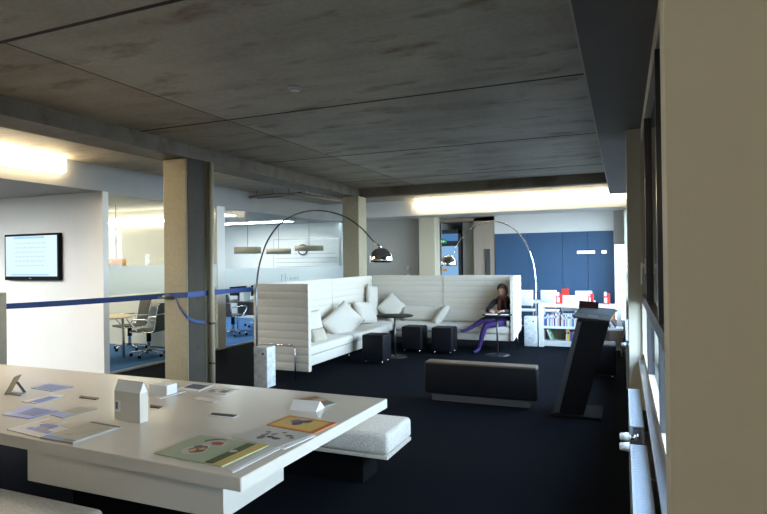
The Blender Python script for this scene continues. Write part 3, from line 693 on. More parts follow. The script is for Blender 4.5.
# ------------------------------------------------------------------ arc lamps
def arc_lamp(lab, base, holep, Y, stem_px, shade_px, r_sh, met, grp='arc floor lamps with chrome shades'):
    x0, x1, y0, y1, h_ = base
    o = thing('arc_floor_lamp', lab, 'lamp', ((x0+x1)/2, (y0+y1)/2, 0), grp)
    MB().box(M['marble'], x0, x1, y0, y1, 0, h_, .008, 3).build('base', o)
    MB().cyl(M['dark'], (holep[0], y0-.001, holep[1]), (holep[0], y0+.004, holep[1]), .017).build('hole', o)
    pts = [on_y(x, y, Y) for x, y in stem_px]
    low = pts[0]
    P_ = [Vector((low.x, Y, .28)), Vector((low.x, Y, .8))]+pts
    c_ = cat(P_, 8)
    MB().tube(M[met], c_, .011, 10, [.014-.006*i/len(c_) for i in range(len(c_))]).build('stem', o)
    MB().box(M['chrome'], low.x-.02, low.x+.02, Y-.025, Y+.025, .2, .42, .004).build('bracket', o)
    s_ = on_y(*shade_px, Y); R_ = r_sh
    prof = [(.0, R_*.62), (R_*.12, R_*.61)]
    prof = [(R_*math.sin(a), R_*1.02*math.cos(a)) for a in [PI/2*i/10 for i in range(10)]]+[(R_, 0), (R_*1.0, -R_*.22), (R_*.93, -R_*.26), (R_*.93, -R_*.02)]
    prof += [(R_*.93*math.sin(a), R_*.95*math.cos(a)) for a in [PI/2*i/10 for i in range(9, -1, -1)]]
    sh = MB().lathe(M['chrome'], prof, s_, 36).build('lamp_shade', o)
    MB().cyl(M['chrome'], s_+Vector((0, 0, R_*1.0)), pts[-1], .02, .012).build('socket', sh)
    MB().ball(M['whiteplastic'], s_+Vector((0, 0, R_*.15)), R_*.35).build('bulb', sh)
    return o
arc_lamp('arc floor lamp with marble block base in front of the sofa end panel', (-4.51, -4.30, 6.30, 6.50, .53), (-4.365, .445), 6.41,
         [(256.5, 300), (256.8, 283), (260, 262), (268, 240), (281, 223), (299, 213.2), (320, 210.6), (343, 216), (360, 227), (374, 242)], (381, 259.5), .142, 'stem_steel')
arc_lamp('arc floor lamp with white base standing between the sofa and the bookcase', (-1.74, -1.50, 11.0, 11.2, .56), (-1.57, .47), 11.1,
         [(535.8, 295), (535.8, 283), (533, 262), (526, 244), (514, 229), (497, 221.6), (480, 224), (466, 233), (457, 245), (453.5, 256)], (448.7, 264), .165, 'chrome')

# ------------------------------------------------------------------ small tables, poufs, bench
def side_table(lab, x, y, r, h_, rb):
    o = thing('side_table', lab, 'table', (x, y, 0), 'round side tables by the sofas')
    MB().lathe(M['table_dark'], [(0, h_-.02), (r*.96, h_-.02), (r, h_-.01), (r, h_-.004), (r*.98, h_), (0, h_)], (x, y, 0), 40).build('table_top', o)
    MB().cyl(M['dark_steel'], (x, y, .01), (x, y, h_-.02), .016).build('pole', o)
    MB().lathe(M['dark_steel'], [(0, 0), (rb, 0), (rb, .006), (rb*.4, .014), (.02, .022), (0, .022)], (x, y, 0), 40).build('base', o)
side_table('round dark side table in the sofa corner behind the black poufs', -3.62, 9.12, .32, .71, .21)
side_table('round dark side table in front of the seated person', -2.01, 9.84, .26, .70, .21)
def pouf(lab, x0, x1, y0, y1):
    o = thing('pouf', lab, 'pouf', ((x0+x1)/2, (y0+y1)/2, 0), 'black leather cube poufs')
    MB().box(M['leather'], x0, x1, y0, y1, .06, .47, .028, 4).build('seat', o)
    MB().box(M['leather'], x0-.002, x1+.002, y0-.002, y1+.002, .395, .40).build('piping', o)
    for x in (x0+.05, x1-.05):
        for y in (y0+.05, y1-.05): MB().cyl(M['chrome'], (x, y, 0), (x, y, .065), .011).build('leg', o)
pouf('black leather cube pouf in front of the long cream sofa', -3.87, -3.49, 8.30, 8.64)
pouf('black leather cube pouf directly behind the round corner side table', -3.67, -3.29, 9.55, 9.90)
pouf('black leather cube pouf standing nearest the purple-legged person', -3.11, -2.73, 9.55, 9.90)
pouf('black cube pouf beyond the leaning display stand near the windows', -.52, -.10, 8.3, 8.72)
o = thing('leather_bench', 'long black leather bench alone in the middle of the floor', 'bench', (-1.53, 6.58, 0))
MB().box(M['leather'], -2.18, -.89, 6.42, 6.63, .085, .435, .016, 3).build('body', o)
MB().box(M['leather_brown'], -2.175, -.895, 6.425, 6.625, .428, .452, .008, 3).build('seat_top', o)
MB().box(M['dark'], -2.10, -.97, 6.45, 6.58, 0, .085).build('plinth', o)

# ------------------------------------------------------------------ leaning display stand with laptop
ks = thing('display_stand', 'black leaning slab-shaped display stand on the dark carpet', 'stand', (-.5, 6.4, 0))
lo = [Vector((-.69, 6.22, .01)), Vector((-.40, 6.22, .01)), Vector((-.40, 6.62, .01)), Vector((-.69, 6.62, .01))]
hi = [Vector((-.45, 6.26, 1.0)), Vector((-.13, 6.26, 1.0)), Vector((-.13, 6.62, 1.02)), Vector((-.45, 6.62, 1.02))]
MB().hexa(M['black'], lo, hi, .012).build('body', ks)
MB().box(M['black'], -.72, -.22, 6.18, 6.70, 0, .03, .004).build('foot_plate', ks)
MB().hexa(M['edge_grey'], [Vector((-.69, 6.212, .04)), Vector((-.635, 6.212, .04)), Vector((-.635, 6.224, .04)), Vector((-.69, 6.224, .04))], [Vector((-.45, 6.252, .99)), Vector((-.405, 6.252, .99)), Vector((-.405, 6.264, .99)), Vector((-.45, 6.264, .99))]).build('edge_panel', ks)
lp = thing('laptop', 'open laptop on top of the black leaning stand', 'laptop', (-.29, 6.45, 1.023))
mt = T(-.275, 6.41, 1.062, 20, 4, -14)
MB().box(paint((.045, .042, .034), .8), -.19, .19, -.15, .13, 0, .016, .003, 2, mt).box(M['dark'], -.16, .16, -.04, .10, .016, .018, 0, 2, mt).box(M['dark'], -.05, .05, -.13, -.06, .016, .0175, 0, 2, mt).build('keyboard_base', lp)
ms = T(-.345, 6.50, 1.055, -4, 3, -8)
MB().box(M['black'], -.105, .095, -.004, .006, -.03, .13, .003, 2, ms).build('screen_lid', lp)
b = MB(); sd = emit('laptop_screen', (.03, .015, .018), .4)
b.box(sd, -.095, .085, -.0055, -.004, -.015, .12, 0, 2, ms)
for i in range(9):
    x = -.085+i*.018; hh_ = random.uniform(.02, .07)
    b.box(emit('laptop_bars', random.choice([(.14, .03, .04), (.08, .02, .06), (.10, .06, .03)]), .3), x, x+.010, -.0062, -.0055, .0, hh_, 0, 2, ms)
b.build('screen', lp)

# ------------------------------------------------------------------ bookcase and books
bx0, bx1, by0, by1 = -1.475, -.03, 11.02, 11.34
bc = thing('bookcase', 'low white two-shelf bookcase full of books before the blue wall', 'bookcase', ((bx0+bx1)/2, (by0+by1)/2, 0))
for i, x in enumerate((bx0, -.76, bx1-.09)): MB().box(M['whiteplastic'], x, x+.09, by0, by1, 0, .74 if i != 5 else .7, .003).build('side_panel', bc)
MB().box(M['whiteplastic'], bx0, bx1, by0, by1, .74, .80, .003).build('top_board', bc)
MB().box(M['whiteplastic'], bx0+.09, bx1-.09, by0+.01, by1, .345, .39, .002).build('shelf', bc)
MB().box(M['whiteplastic'], bx0+.09, bx1-.09, by0, by1, .02, .115, .002).build('bottom_board', bc)
MB().box(M['wicker'], bx0+.09, bx1-.09, by1-.02, by1-.005, .115, .345).build('back_panel', bc)
cn = {'blue': (.05, .14, .45), 'white': (.80, .80, .78), 'purple': (.30, .10, .42), 'green': (.20, .45, .22), 'pale grey': (.55, .56, .58), 'navy': (.03, .05, .18), 'pink': (.62, .35, .42),
      'yellow': (.75, .60, .10), 'red': (.55, .06, .05), 'cream': (.72, .66, .52), 'black': (.03, .03, .035), 'brown': (.30, .16, .09), 'teal': (.05, .30, .35)}
def book(col, x, y, z, w_, h_, d_, lab, tilt=0, grp='books in the white bookcase'):
    mt_ = Matrix.Translation((x, y, z)) @ Matrix.Rotation(math.radians(tilt), 4, 'Y')
    b_ = MB(); c_ = paint(cn[col])
    b_.box(c_, 0, .003, 0, d_, 0, h_, 0, 2, mt_).box(c_, w_-.003, w_, 0, d_, 0, h_, 0, 2, mt_).box(c_, .003, w_-.003, 0, .004, 0, h_, 0, 2, mt_)
    b_.box(M['paper'], .003, w_-.003, .004, d_-.006, .004, h_-.006, 0, 2, mt_)
    if h_ > .2: b_.box(M['paper'] if col not in ('white', 'cream', 'yellow') else M['dark'], .004, w_-.004, -.0006, 0, h_*.62, h_*.8, 0, 2, mt_)
    return tag(b_.build('book'), lab, 'book', grp)
def nth(i): return '%d%s' % (i, 'th' if 10 <= i % 100 <= 20 else {1: 'st', 2: 'nd', 3: 'rd'}.get(i % 10, 'th'))
x = bx0+.10; i = 0
order = ['blue', 'navy', 'white', 'pale grey', 'blue', 'white', 'pink', 'white', 'navy', 'white', 'pale grey', 'pink', 'black', 'white', 'pale grey', 'purple', 'white', 'green', 'white', 'cream', 'pale grey', 'blue', 'white', 'pink', 'white', 'red', 'white', 'navy']
while x < -.80:
    col = order[i % len(order)]; w_ = random.uniform(.017, .030); i += 1
    if x+w_ > -.77: break
    book(col, x, by0+.03, .3905, w_, random.uniform(.19, .25), .2, '%s-spined book, %s from the lamp end on the upper shelf of the bookcase' % (col, nth(i)))
    x += w_+.0015
x = -.655; i = 0
order = ['white', 'navy', 'white', 'black', 'white', 'cream', 'teal', 'white', 'blue', 'pale grey', 'white', 'red', 'white', 'navy', 'white']
while x < -.30:
    col = order[i % len(order)]; w_ = random.uniform(.018, .034); i += 1
    book(col, x, by0+.03, .3905, w_, random.uniform(.20, .30), .2, '%s-spined book, %s past the bookcase middle upright on its upper shelf' % (col, nth(i)))
    x += w_+.0015
book('white', -1.26, by0+.03, .1235, .024, .20, .18, 'white book leaning in the lower shelf of the bookcase', -22)
book('green', -1.22, by0+.03, .1235, .022, .205, .18, 'pale green book leaning in the lower shelf of the bookcase', -24)
for j, (col, w_, h_) in enumerate([('cream', .022, .21), ('yellow', .04, .22), ('red', .012, .2), ('blue', .035, .17), ('brown', .014, .19), ('cream', .03, .18), ('red', .02, .185)]):
    book(col, -.99+sum((.022, .04, .012, .035, .014, .03, .02)[:j])+.002*j, by0+.03, .1155, w_, h_, .19, '%s book, %s of the upright row in the lower shelf' % (col, nth(j+1)))
tag(MB().hexa(M['orange'], [Vector((-.235, by0+.02, .55)), Vector((-.15, by0+.02, .55)), Vector((-.15, by0+.15, .55)), Vector((-.235, by0+.15, .55))], [Vector((-.25, by0+.02, .735)), Vector((-.16, by0+.02, .735)), Vector((-.16, by0+.15, .735)), Vector((-.25, by0+.15, .735))]).build('folder') if 0 else
    MB().box(M['orange'], -.25, -.15, by0+.03, by0+.2, .3905, .73, .003).build('folder'), 'bright orange folder at the window end of the bookcase', 'folder')
# red and white things standing on the bookcase
def redbox(lab, x0, x1, z1_, tilt, y=11.15):
    o = thing('leaflet_holder', lab, 'leaflet holder', ((x0+x1)/2, y, .8005), 'red and white leaflet holders on the bookcase')
    MB().extrude(M['red'], [(y-.03, .801), (y+.06, .801), (y+.03+tilt, z1_), (y+.0+tilt, z1_)], 'x', x0, x1).build('body', o)
    MB().extrude(M['paper'], [(y-.032, .83), (y-.034, .83), (y-.012+tilt*.55, .80+(z1_-.8)*.62), (y-.010+tilt*.55, .80+(z1_-.8)*.62)], 'x', x0+.02, x1-.05).build('leaflet', o)
    MB().box(M['paper'], x0+.015, x1-.06, y+.008, y+.02, z1_-.06, z1_+.03).build('card', o)
redbox('red and white leaflet holder beside the white case nearest the lamp', -1.17, -1.05, .985, .02)
redbox('red and white leaflet holder behind the black laptop lid', -.60, -.505, .995, .02)
redbox('red and white leaflet holder nearest the bright slim window', -.335, -.225, 1.0, .02)
# white seats / table behind the bookcase
tb = thing('table', 'long white table behind the bookcase and chairs', 'table', (-1.3, 12.5, 0))
MB().box(M['whiteplastic'], -2.3, -.55, 12.35, 13.0, .71, .74, .004).build('table_top', tb)
for x in (-2.2, -.65):
    for y in (12.42, 12.92): MB().cyl(M['steel'], (x, y, 0), (x, y, .71), .02).build('leg', tb)
def chair0():
    o = thing('tall_chair', 'x', 'chair', (0, 0, 0), 'tall white chairs behind the bookcase')
    b_ = MB(); prof = []
    b_.box(M['whiteplastic'], -.155, .155, -.21, -.185, .70, 1.02, .012, 3)
    b_.build('backrest', o)
    MB().box(M['whiteplastic'], -.17, .17, -.19, .18, .58, .615, .012, 3).build('seat', o)
    for x in (-.13, .13): MB().tube(M['steel'], [(x, -.18, .62), (x, -.19, .72)], .009, 8).build('back_support', o)
    for x in (-.15, .15):
        for y in (-.17, .16): MB().tube(M['steel'], [(x, y, .58), (x*1.1, y*1.1, .005)], .011, 8).build('leg', o)
    MB().box(M['steel'], -.15, .15, .155, .17, .25, .265).build('footrest', o)
    return o
ch = chair0()
for i, (x, lab, dz) in enumerate([(-1.83, 'tall white chair rising just beyond the sofa end panel', .02), (-1.375, 'tall white chair nearest the arc lamp behind the bookcase', 0), (-.94, 'tall greyish-white chair in the middle behind the bookcase', -.08), (-.715, 'tall white chair behind the laptop and bookcase', -.01)]):
    c_ = ch if i == 0 else copy_tree(ch)
    c_.location = (x, 11.98 if i != 2 else 11.56, dz if dz < 0 else 0); c_['label'] = lab
    if dz < 0: c_.location.z = 0; c_.scale = (1, 1, 1+dz*.9)
rc = on_y(563, 288.5, 12.95); rd = on_y(570.5, 297, 12.95)
tag(MB().box(M['red'], rc.x, rd.x, 12.6, 12.63, .7415, on_y(563, 288.5, 12.6).z, .006).build('folder'), 'red folder standing on the white table behind the greyish chair', 'folder')
# low crate by the window end
cr = thing('storage_box', 'grey-brown box with a white lid near the windows', 'box', (-.13, 10.45, 0))
MB().box(M['wicker'], -.23, -.02, 10.3, 10.6, .13, .43, .01).build('body', cr)
MB().box(M['whiteplastic'], -.24, -.01, 10.29, 10.61, .43, .47, .006).build('lid', cr)
for x in (-.21, -.04):
    for y in (10.33, 10.57): MB().cyl(M['steel'], (x, y, 0), (x, y, .13), .012).build('leg', cr)
for i, c_ in enumerate(['navy', 'white', 'navy']):
    book(c_, -.225+.045*i, 10.36, .471, .02, .15-.0*i, .16, ['navy magazine leaning first on the grey-brown box lid', 'white magazine leaning between two navy ones on the grey-brown box', 'navy magazine leaning nearest the window on the grey-brown box'][i], -28, 'magazines on the grey-brown box')

# ------------------------------------------------------------------ radiators
def radiator(lab, y0, y1, valve_y, vx=.0):
    o = thing('radiator', lab, 'radiator', (.06, (y0+y1)/2, .1), 'panel radiators under the windows')
    b_ = MB().box(M['radiator'], .022, .040, y0, y1, .12, .69, .004).box(M['radiator'], .084, .10, y0, y1, .12, .69, .004)
    b_.build('panel', o)
    g_ = MB().box(M['radiator'], .022, .10, y0, y1, .682, .692, .002)
    k = y0+.02
    while k < y1-.02: g_.box(M['radiator'], .034, .088, k, k+.012, .692, .6935); k += .022
    g_.build('top_grille', o)
    f_ = MB(); k = y0+.03
    while k < y1-.03: f_.box(M['radiator'], .042, .082, k, k+.004, .14, .67); k += .05
    f_.build('fins', o)
    for y in (y0+.2, y1-.23): MB().box(M['radiator'], .10, XW-.002, y, y+.03, .2, .6).build('bracket', o)
    for y in (y0+.15, y1-.15): MB().box(M['steel'], .045, .08, y-.02, y+.02, .0, .14).build('foot', o)
    v_ = MB().cyl(M['chrome'], (.06, valve_y, .655), (.018, valve_y, .655), .014).cyl(M['chrome'], (.06, valve_y, .655), (.06, (y0 if abs(valve_y-y0) < abs(valve_y-y1) else y1), .655), .010)
    vv = v_.build('valve', o)
    MB().cyl(M['whiteplastic'], (.018, valve_y, .655), (-.024, valve_y, .655), .024, .020, 20).cyl(M['whiteplastic'], (-.024, valve_y, .655), (-.030, valve_y, .655), .020, .014, 20).build('thermostat_knob', vv)
radiator('white panel radiator nearest the near pier', 1.15, 3.20, 3.27)
radiator('white panel radiator ending at the far pier under the window', 3.55, 4.55, 3.45)
radiator('white panel radiator beyond the far pier', 7.2, 9.6, 7.1)

# ------------------------------------------------------------------ ceiling bits
sm = on_z(294.5, 87, ZC)
o = thing('smoke_detector', 'small white smoke detector on the concrete ceiling', 'smoke detector', (sm.x, sm.y, ZC-.045))
MB().lathe(M['whiteplastic'], [(0, -.002), (.055, -.002), (.055, -.018), (.045, -.03), (.0, -.044)], (sm.x, sm.y, ZC)).build('body', o)
MB().lathe(M['dark'], [(.046, -.029), (.05, -.027), (.046, -.025)], (sm.x, sm.y, ZC)).build('vent_ring', o)
dc = thing('ceiling_duct', 'silver foil pipes hung along the ceiling beside the long beam', 'duct', (-6, 10, 2.9))
p1_, p2_, p3_ = on_z(250, 197.5, 2.97), on_z(296, 194, 2.97), on_z(345, 202, 2.97)
MB().tube(M['silver_duct'], cat([p1_, p1_.lerp(p2_, .5)+Vector((0, 0, .02)), p2_], 6), .03, 10).build('pipe', dc)
MB().tube(M['silver_duct'], cat([p2_, p2_.lerp(p3_, .5), p3_], 6), .034, 10).build('pipe', dc)
MB().tube(M['dark'], cat([p1_+Vector((0, .25, .03)), p2_+Vector((0, .2, .03))], 6), .035, 10).build('cable', dc)
b = MB()
for f_ in (.15, .5, .85):
    p = p1_.lerp(p2_, f_); b.cyl(M['dark_steel'], p, (p.x, p.y, ZC), .006)
    p = p2_.lerp(p3_, f_); b.cyl(M['dark_steel'], p, (p.x, p.y, ZC), .006)
b.build('hanger', dc)
for (px_, lab) in [((408, 268), 'upper small white wall button on the greige wall'), ((408, 275.5), 'lower small white wall button on the greige wall')]:
    p = on_y(*px_, 14.0); tag(MB().cyl(M['whiteplastic'], (p.x, 14.02, p.z), (p.x, 13.985, p.z), .045, .035).build('wall_button'), lab, 'wall button', 'wall buttons')

# ------------------------------------------------------------------ offices
def pendant(lab, x, y, z0, z1_, r, m_, grp='drum pendant lamps in the office'):
    o = thing('pendant_lamp', lab, 'lamp', (x, y, z0), grp)
    MB().lathe(m_, [(r, z0), (r, z1_), (r*.97, z1_), (r*.97, z0), (r, z0)], (x, y, 0), 32).build('lamp_shade', o)
    MB().cyl(M['dark'], (x, y, z1_), (x, y, ZS-.002), .006).build('cord', o)
    MB().ball(M['whiteplastic'], (x, y, (z0+z1_)/2), .06).cyl(M['dark'], (x, y, (z0+z1_)/2), (x, y, z1_), .01).build('bulb', o)
    MB().box(M['dark'], x-r*.97, x+r*.97, y-.006, y+.006, z1_-.012, z1_-.004).build('spider', o)
pendant('brown drum lamp hanging nearest the dividing wall', -8.55, 11.75, 1.86, 2.02, .33, M['drum'])
pendant('brown drum lamp hanging second along the office', -8.5, 13.05, 1.86, 2.0, .33, M['drum'])
pendant('wide brown drum lamp hanging nearest the office end wall', -7.65, 13.2, 1.93, 2.06, .38, M['drum'])
pendant('orange lamp hanging over the round meeting table', -8.5, 7.72, 1.60, 1.74, .17, M['orange'], None)
def office_chair():
    o = thing('office_chair', 'x', 'office chair', (0, 0, 0), 'mesh office chairs on wheels')
    # faces +x ; origin on floor
    MB().box(M['mesh'], -.22, .24, -.23, .23, .44, .475, .012, 3).build('seat', o)
    b_ = MB(); pr = [(-.24, .47), (-.27, .60), (-.29, .75), (-.33, .95), (-.31, .95), (-.27, .75), (-.25, .60), (-.22, .47)]
    b_.extrude(M['mesh'], pr, 'y', -.22, .22); b_.build('backrest', o)
    b_ = MB()
    for y in (-.235, .235): b_.tube(M['chrome'], cat([(.22, y, .45), (-.18, y, .45), (-.25, y, .54), (-.285, y, .75), (-.335, y, .96)], 5), .011, 8)
    b_.tube(M['chrome'], [(-.285, -.235, .75), (-.285, .235, .75)], .009, 8).build('chrome_frame', o)
    for y in (-.27, .27):
        MB().tube(M['chrome'], cat([(-.27, y, .66), (-.05, y, .67), (.14, y, .66), (.16, y, .60), (.05, y, .46)], 5), .012, 8).build('armrest', o)
    MB().cyl(M['chrome'], (0, 0, .10), (0, 0, .44), .028).cyl(M['black'], (0, 0, .26), (0, 0, .43), .04).build('gas_column', o)
    for k_ in range(5):
        a_ = 2*PI*k_/5+.3; e_ = (.30*math.cos(a_), .30*math.sin(a_), .075)
        l_ = MB().tube(M['chrome'], [(0, 0, .11), e_], .016, 8, [.022, .013]).build('foot_spoke', o)
        MB().cyl(M['black'], (e_[0]-.012*math.sin(a_), e_[1]+.012*math.cos(a_), .032), (e_[0]+.012*math.sin(a_), e_[1]-.012*math.cos(a_), .032), .03).cyl(M['chrome'], (e_[0], e_[1], .045), e_, .008).build('caster', l_)
    return o
oc = office_chair()
for i, (x, y, rz, lab) in enumerate([(-7.80, 7.78, 195, 'mesh office chair with its back turned, nearest the taped column'), (-8.75, 8.25, 250, 'mesh office chair behind the round meeting table'),
                                     (-8.1, 10.55, 80, 'mesh office chair at the cluttered desk behind the tape'), (-8.7, 12.3, 250, 'mesh office chair on the far side of the cluttered desk')]):
    c_ = oc if i == 0 else copy_tree(oc)
    c_.location = (x, y, .002); c_.rotation_euler = (0, 0, math.radians(rz)); c_['label'] = lab
tc = on_z(124, 317.5, .74)
o = thing('meeting_table', 'round pale wooden meeting table seen through the glass', 'table', (-8.35, 7.28, .002))
MB().lathe(M['beech'], [(0, .715), (.48, .715), (.50, .725), (.50, .735), (.49, .74), (0, .74)], (-8.35, 7.28, 0), 40).build('table_top', o)
for k_ in range(4):
    a_ = PI/4+PI/2*k_
    MB().cyl(M['steel'], (-8.35+.34*math.cos(a_), 7.28+.34*math.sin(a_), .002), (-8.35+.32*math.cos(a_), 7.28+.32*math.sin(a_), .716), .02).build('leg', o)
o = thing('desk', 'dark office desk crowded with equipment behind the glass', 'desk', (-8.4, 11.2, .002))
MB().box(M['dark'], -8.9, -7.7, 11.0, 11.75, .70, .73, .004).build('desk_top', o)
for x in (-8.82, -7.78):
    for y in (11.08, 11.68): MB().cyl(M['steel'], (x, y, .002), (x, y, .70), .02).build('leg', o)
MB().box(M['dark'], -8.8, -7.8, 11.66, 11.68, .35, .70).build('modesty_panel', o)
def monitor(lab, x, y):
    o = thing('monitor', lab, 'monitor', (x, y, .731), 'monitors on the office desk')
    MB().box(M['black'], x-.24, x+.24, y, y+.03, .84, 1.16, .005).build('screen', o)
    MB().box(M['dark'], x-.03, x+.03, y+.03, y+.05, .74, .98).build('stand', o)
    MB().box(M['dark'], x-.11, x+.11, y-.06, y+.12, .731, .741, .003).build('foot', o)
monitor('black monitor at the aisle end of the office desk', -7.98, 11.4)
monitor('black monitor at the inner end of the office desk', -8.60, 11.4)
tag(MB().box(M['whiteplastic'], -8.36, -8.24, 11.15, 11.4, .731, .95, .006).build('paper_tray'), 'pale tray box between the two office monitors', 'tray')
o = thing('whiteboard', 'wide whiteboard on the office end wall', 'whiteboard', (-8.2, 14.0, 1.2))
MB().box(M['steel'], -9.3, -7.15, 13.995, 14.018, 1.30, 2.30).build('frame', o)
MB().box(M['white'], -9.27, -7.18, 13.990, 13.995, 1.33, 2.27).build('board', o)
b = MB()
for z in (1.5, 1.62, 1.74, 1.86): b.box(M['fascia'], -9.2, -7.25, 13.987, 13.990, z, z+.012)
b.build('ruled_lines', o)
o = thing('wall_clock', 'round clock on the office end wall', 'clock', (-9.3, 13.9, 2.0))
p = on_y(289, 246, 14.0)
p = Vector((-8.3, 13.97, 1.98))
MB().cyl(M['dark'], (p.x, 13.987, p.z), (p.x, 13.955, p.z), .16).cyl(M['white'], (p.x, 13.955, p.z), (p.x, 13.95, p.z), .12).build('dial', o)
MB().box(M['black'], p.x-.006, p.x+.006, 13.945, 13.95, p.z-.01, p.z+.09).box(M['black'], p.x-.01, p.x+.06, 13.945, 13.95, p.z-.006, p.z+.006).build('hand', o)

# ================================================================== PERSON
def skin_mesh(verts, edges, root, sub=2):
    me = bpy.data.meshes.new('skin'); me.from_pydata([v[0] for v in verts], edges, [])
    o = bpy.data.objects.new('skin', me); C.objects.link(o)
    md = o.modifiers.new('s', 'SKIN'); md.use_smooth_shade = True
    for i, v in enumerate(verts):
        r = v[1]; me.skin_vertices[0].data[i].radius = r if isinstance(r, tuple) else (r, r)
        me.skin_vertices[0].data[i].use_root = (i == root)
    sb = o.modifiers.new('u', 'SUBSURF'); sb.levels = sub; sb.render_levels = sub
    dg = bpy.context.evaluated_depsgraph_get(); dg.update()
    ev = o.evaluated_get(dg); nm = bpy.data.meshes.new_from_object(ev)
    C.objects.unlink(o); bpy.data.objects.remove(o)
    return nm
V, Ed = [], []
def vv(p, r, par=None, raw=False):
    p = (p[0]*.988+.012, p[1]*.988, p[2])
    V.append((p, r)); i = len(V)-1
    if par is not None: Ed.append((par, i))
    return i
pel = vv((-1.99, 10.50, .555), (.15, .12))
wai = vv((-2.0, 10.52, .68), (.115, .09), pel); che = vv((-2.02, 10.50, .82), (.125, .09), wai)
ubk = vv((-2.03, 10.48, .90), (.09, .075), che); nek = vv((-2.035, 10.46, .965), .045, ubk); hd0 = vv((-2.04, 10.44, 1.01), .05, nek)
for sx, sh, el, wr in [(-1, (-2.19, 10.47, .885), (-2.30, 10.34, .73), (-2.17, 10.06, .745)), (1, (-1.86, 10.50, .885), (-1.83, 10.33, .72), (-1.97, 10.10, .745))]:
    a_ = vv(sh, .058, ubk); m1 = vv(tuple((Vector(sh)+Vector(el))/2), .047, a_); e_ = vv(el, .042, m1)
    m2 = vv(tuple((Vector(el)+Vector(wr))/2), .038, e_); w_ = vv(wr, .027, m2)
    d_ = (Vector(wr)-Vector(el)).normalized(); d_.z = -.05; side = Vector((d_.y, -d_.x, 0))
    pa = vv(tuple(Vector(wr)+d_*.05), (.034, .022), w_)
    for kf, (off, ln) in enumerate([(-.027, .055), (-.009, .068), (.009, .064), (.027, .048)]):
        k0 = vv(tuple(Vector(wr)+d_*.085+side*off), .0105, pa)
        k1 = vv(tuple(Vector(wr)+d_*(.085+ln*.55)+side*off*1.1+Vector((0, 0, -.006))), .009, k0)
        vv(tuple(Vector(wr)+d_*(.085+ln)+side*off*1.1+Vector((0, 0, -.016))), .0075, k1)
    t0 = vv(tuple(Vector(wr)+d_*.035+side*(-.035*sx)), .011, w_); vv(tuple(Vector(wr)+d_*.075+side*(-.052*sx)), .009, t0)
for hip, kn, an, to, bl in [((-2.07, 10.44, .55), (-2.285, 10.06, .60), (-2.56, 9.94, .425), (-2.70, 9.89, .40), 0), ((-1.92, 10.42, .54), (-2.285, 10.05, .49), (-2.40, 10.06, .075), (-2.47, 9.94, .028), 1)]:
    h_ = vv(hip, .085, pel); m1 = vv(tuple(Vector(hip).lerp(Vector(kn), .5)), .075, h_); k_ = vv(kn, .056, m1)
    m2 = vv(tuple(Vector(kn).lerp(Vector(an), .38)), .052, k_); m3 = vv(tuple(Vector(kn).lerp(Vector(an), .75)), .036, m2); a_ = vv(an, .031, m3)
    f_ = vv(tuple(Vector(an).lerp(Vector(to), .55)+Vector((0, 0, -.012))), (.034, .028), a_); vv(to, (.028, .018), f_)
nm = skin_mesh(V, Ed, pel)
bm = bmesh.new(); bm.from_mesh(nm)
# head with face, joined before remeshing into one surface
hc = Vector((-2.005, 10.295, 1.085)); fd = Vector((-.30, -.85, -.42)).normalized()
rx = fd.cross(Vector((0, 0, 1))).normalized(); uz = rx.cross(fd).normalized()
HB = Matrix((rx, fd, uz)).transposed()
t = bmesh.new(); bmesh.ops.create_uvsphere(t, u_segments=40, v_segments=28, radius=1)
for v in t.verts:
    x, y, z = v.co
    wx = .074*(1-.22*max(0, -z)**1.5); p = Vector((x*wx, y*.092, z*.112))
    if y > 0:
        p.y += .022*math.exp(-((x/.16)**2+((z+.12)/.20)**2))                    # nose
        for s_ in (-1, 1): p.y -= .010*math.exp(-(((x-.40*s_)/.17)**2+((z-.08)/.11)**2))   # eye sockets
        p.y += .006*math.exp(-((x/.24)**2+((z+.46)/.07)**2))+.006*math.exp(-((x/.22)**2+((z+.56)/.06)**2))-.005*math.exp(-((x/.26)**2+((z+.51)/.025)**2))
        p.y += .008*math.exp(-((x/.2)**2+((z+.85)/.14)**2))
    for s_ in (-1, 1): p.x += s_*.016*math.exp(-(((x-s_)/.22)**2+((y+.05)/.22)**2+((z+.05)/.24)**2))       # ears
    v.co = hc+HB @ p
mp = {v: bm.verts.new(v.co) for v in t.verts}
for f in t.faces: bm.faces.new([mp[v] for v in f.verts])
t.free()
me = bpy.data.meshes.new('body'); bm.to_mesh(me); bm.free()
po = bpy.data.objects.new('tmp', me); C.objects.link(po)
rm = po.modifiers.new('r', 'REMESH'); rm.mode = 'VOXEL'; rm.voxel_size = .0065; rm.use_smooth_shade = True
dg = bpy.context.evaluated_depsgraph_get(); dg.update()
bme = bpy.data.meshes.new_from_object(po.evaluated_get(dg)); C.objects.unlink(po); bpy.data.objects.remove(po)
pr = thing('person', 'person in dark top and purple tights reading with legs crossed on the sofa', 'person', (-1.97, 10.33, .46))
for k_ in ('skin', 'top', 'tights', 'hair'): bme.materials.append(M[k_])
hands = [Vector((-2.10, 9.87, .745)), Vector((-1.98, 9.90, .745))]
for f in bme.polygons:
    c_ = f.center; i = 1; f.use_smooth = True
    if c_.z > .955 and (c_-hc).length < .16: i = 0
    elif min((c_-h_).length for h_ in hands) < .105: i = 0
    elif c_.z < .60 and (c_.x < -2.05 or c_.z < .50 or c_.y < 10.24): i = 2
    f.material_index = i
bme.transform(Matrix.Translation(-Vector(pr.location))); bme.name = 'body'
body = bpy.data.objects.new('body', bme); C.objects.link(body); body.parent = pr
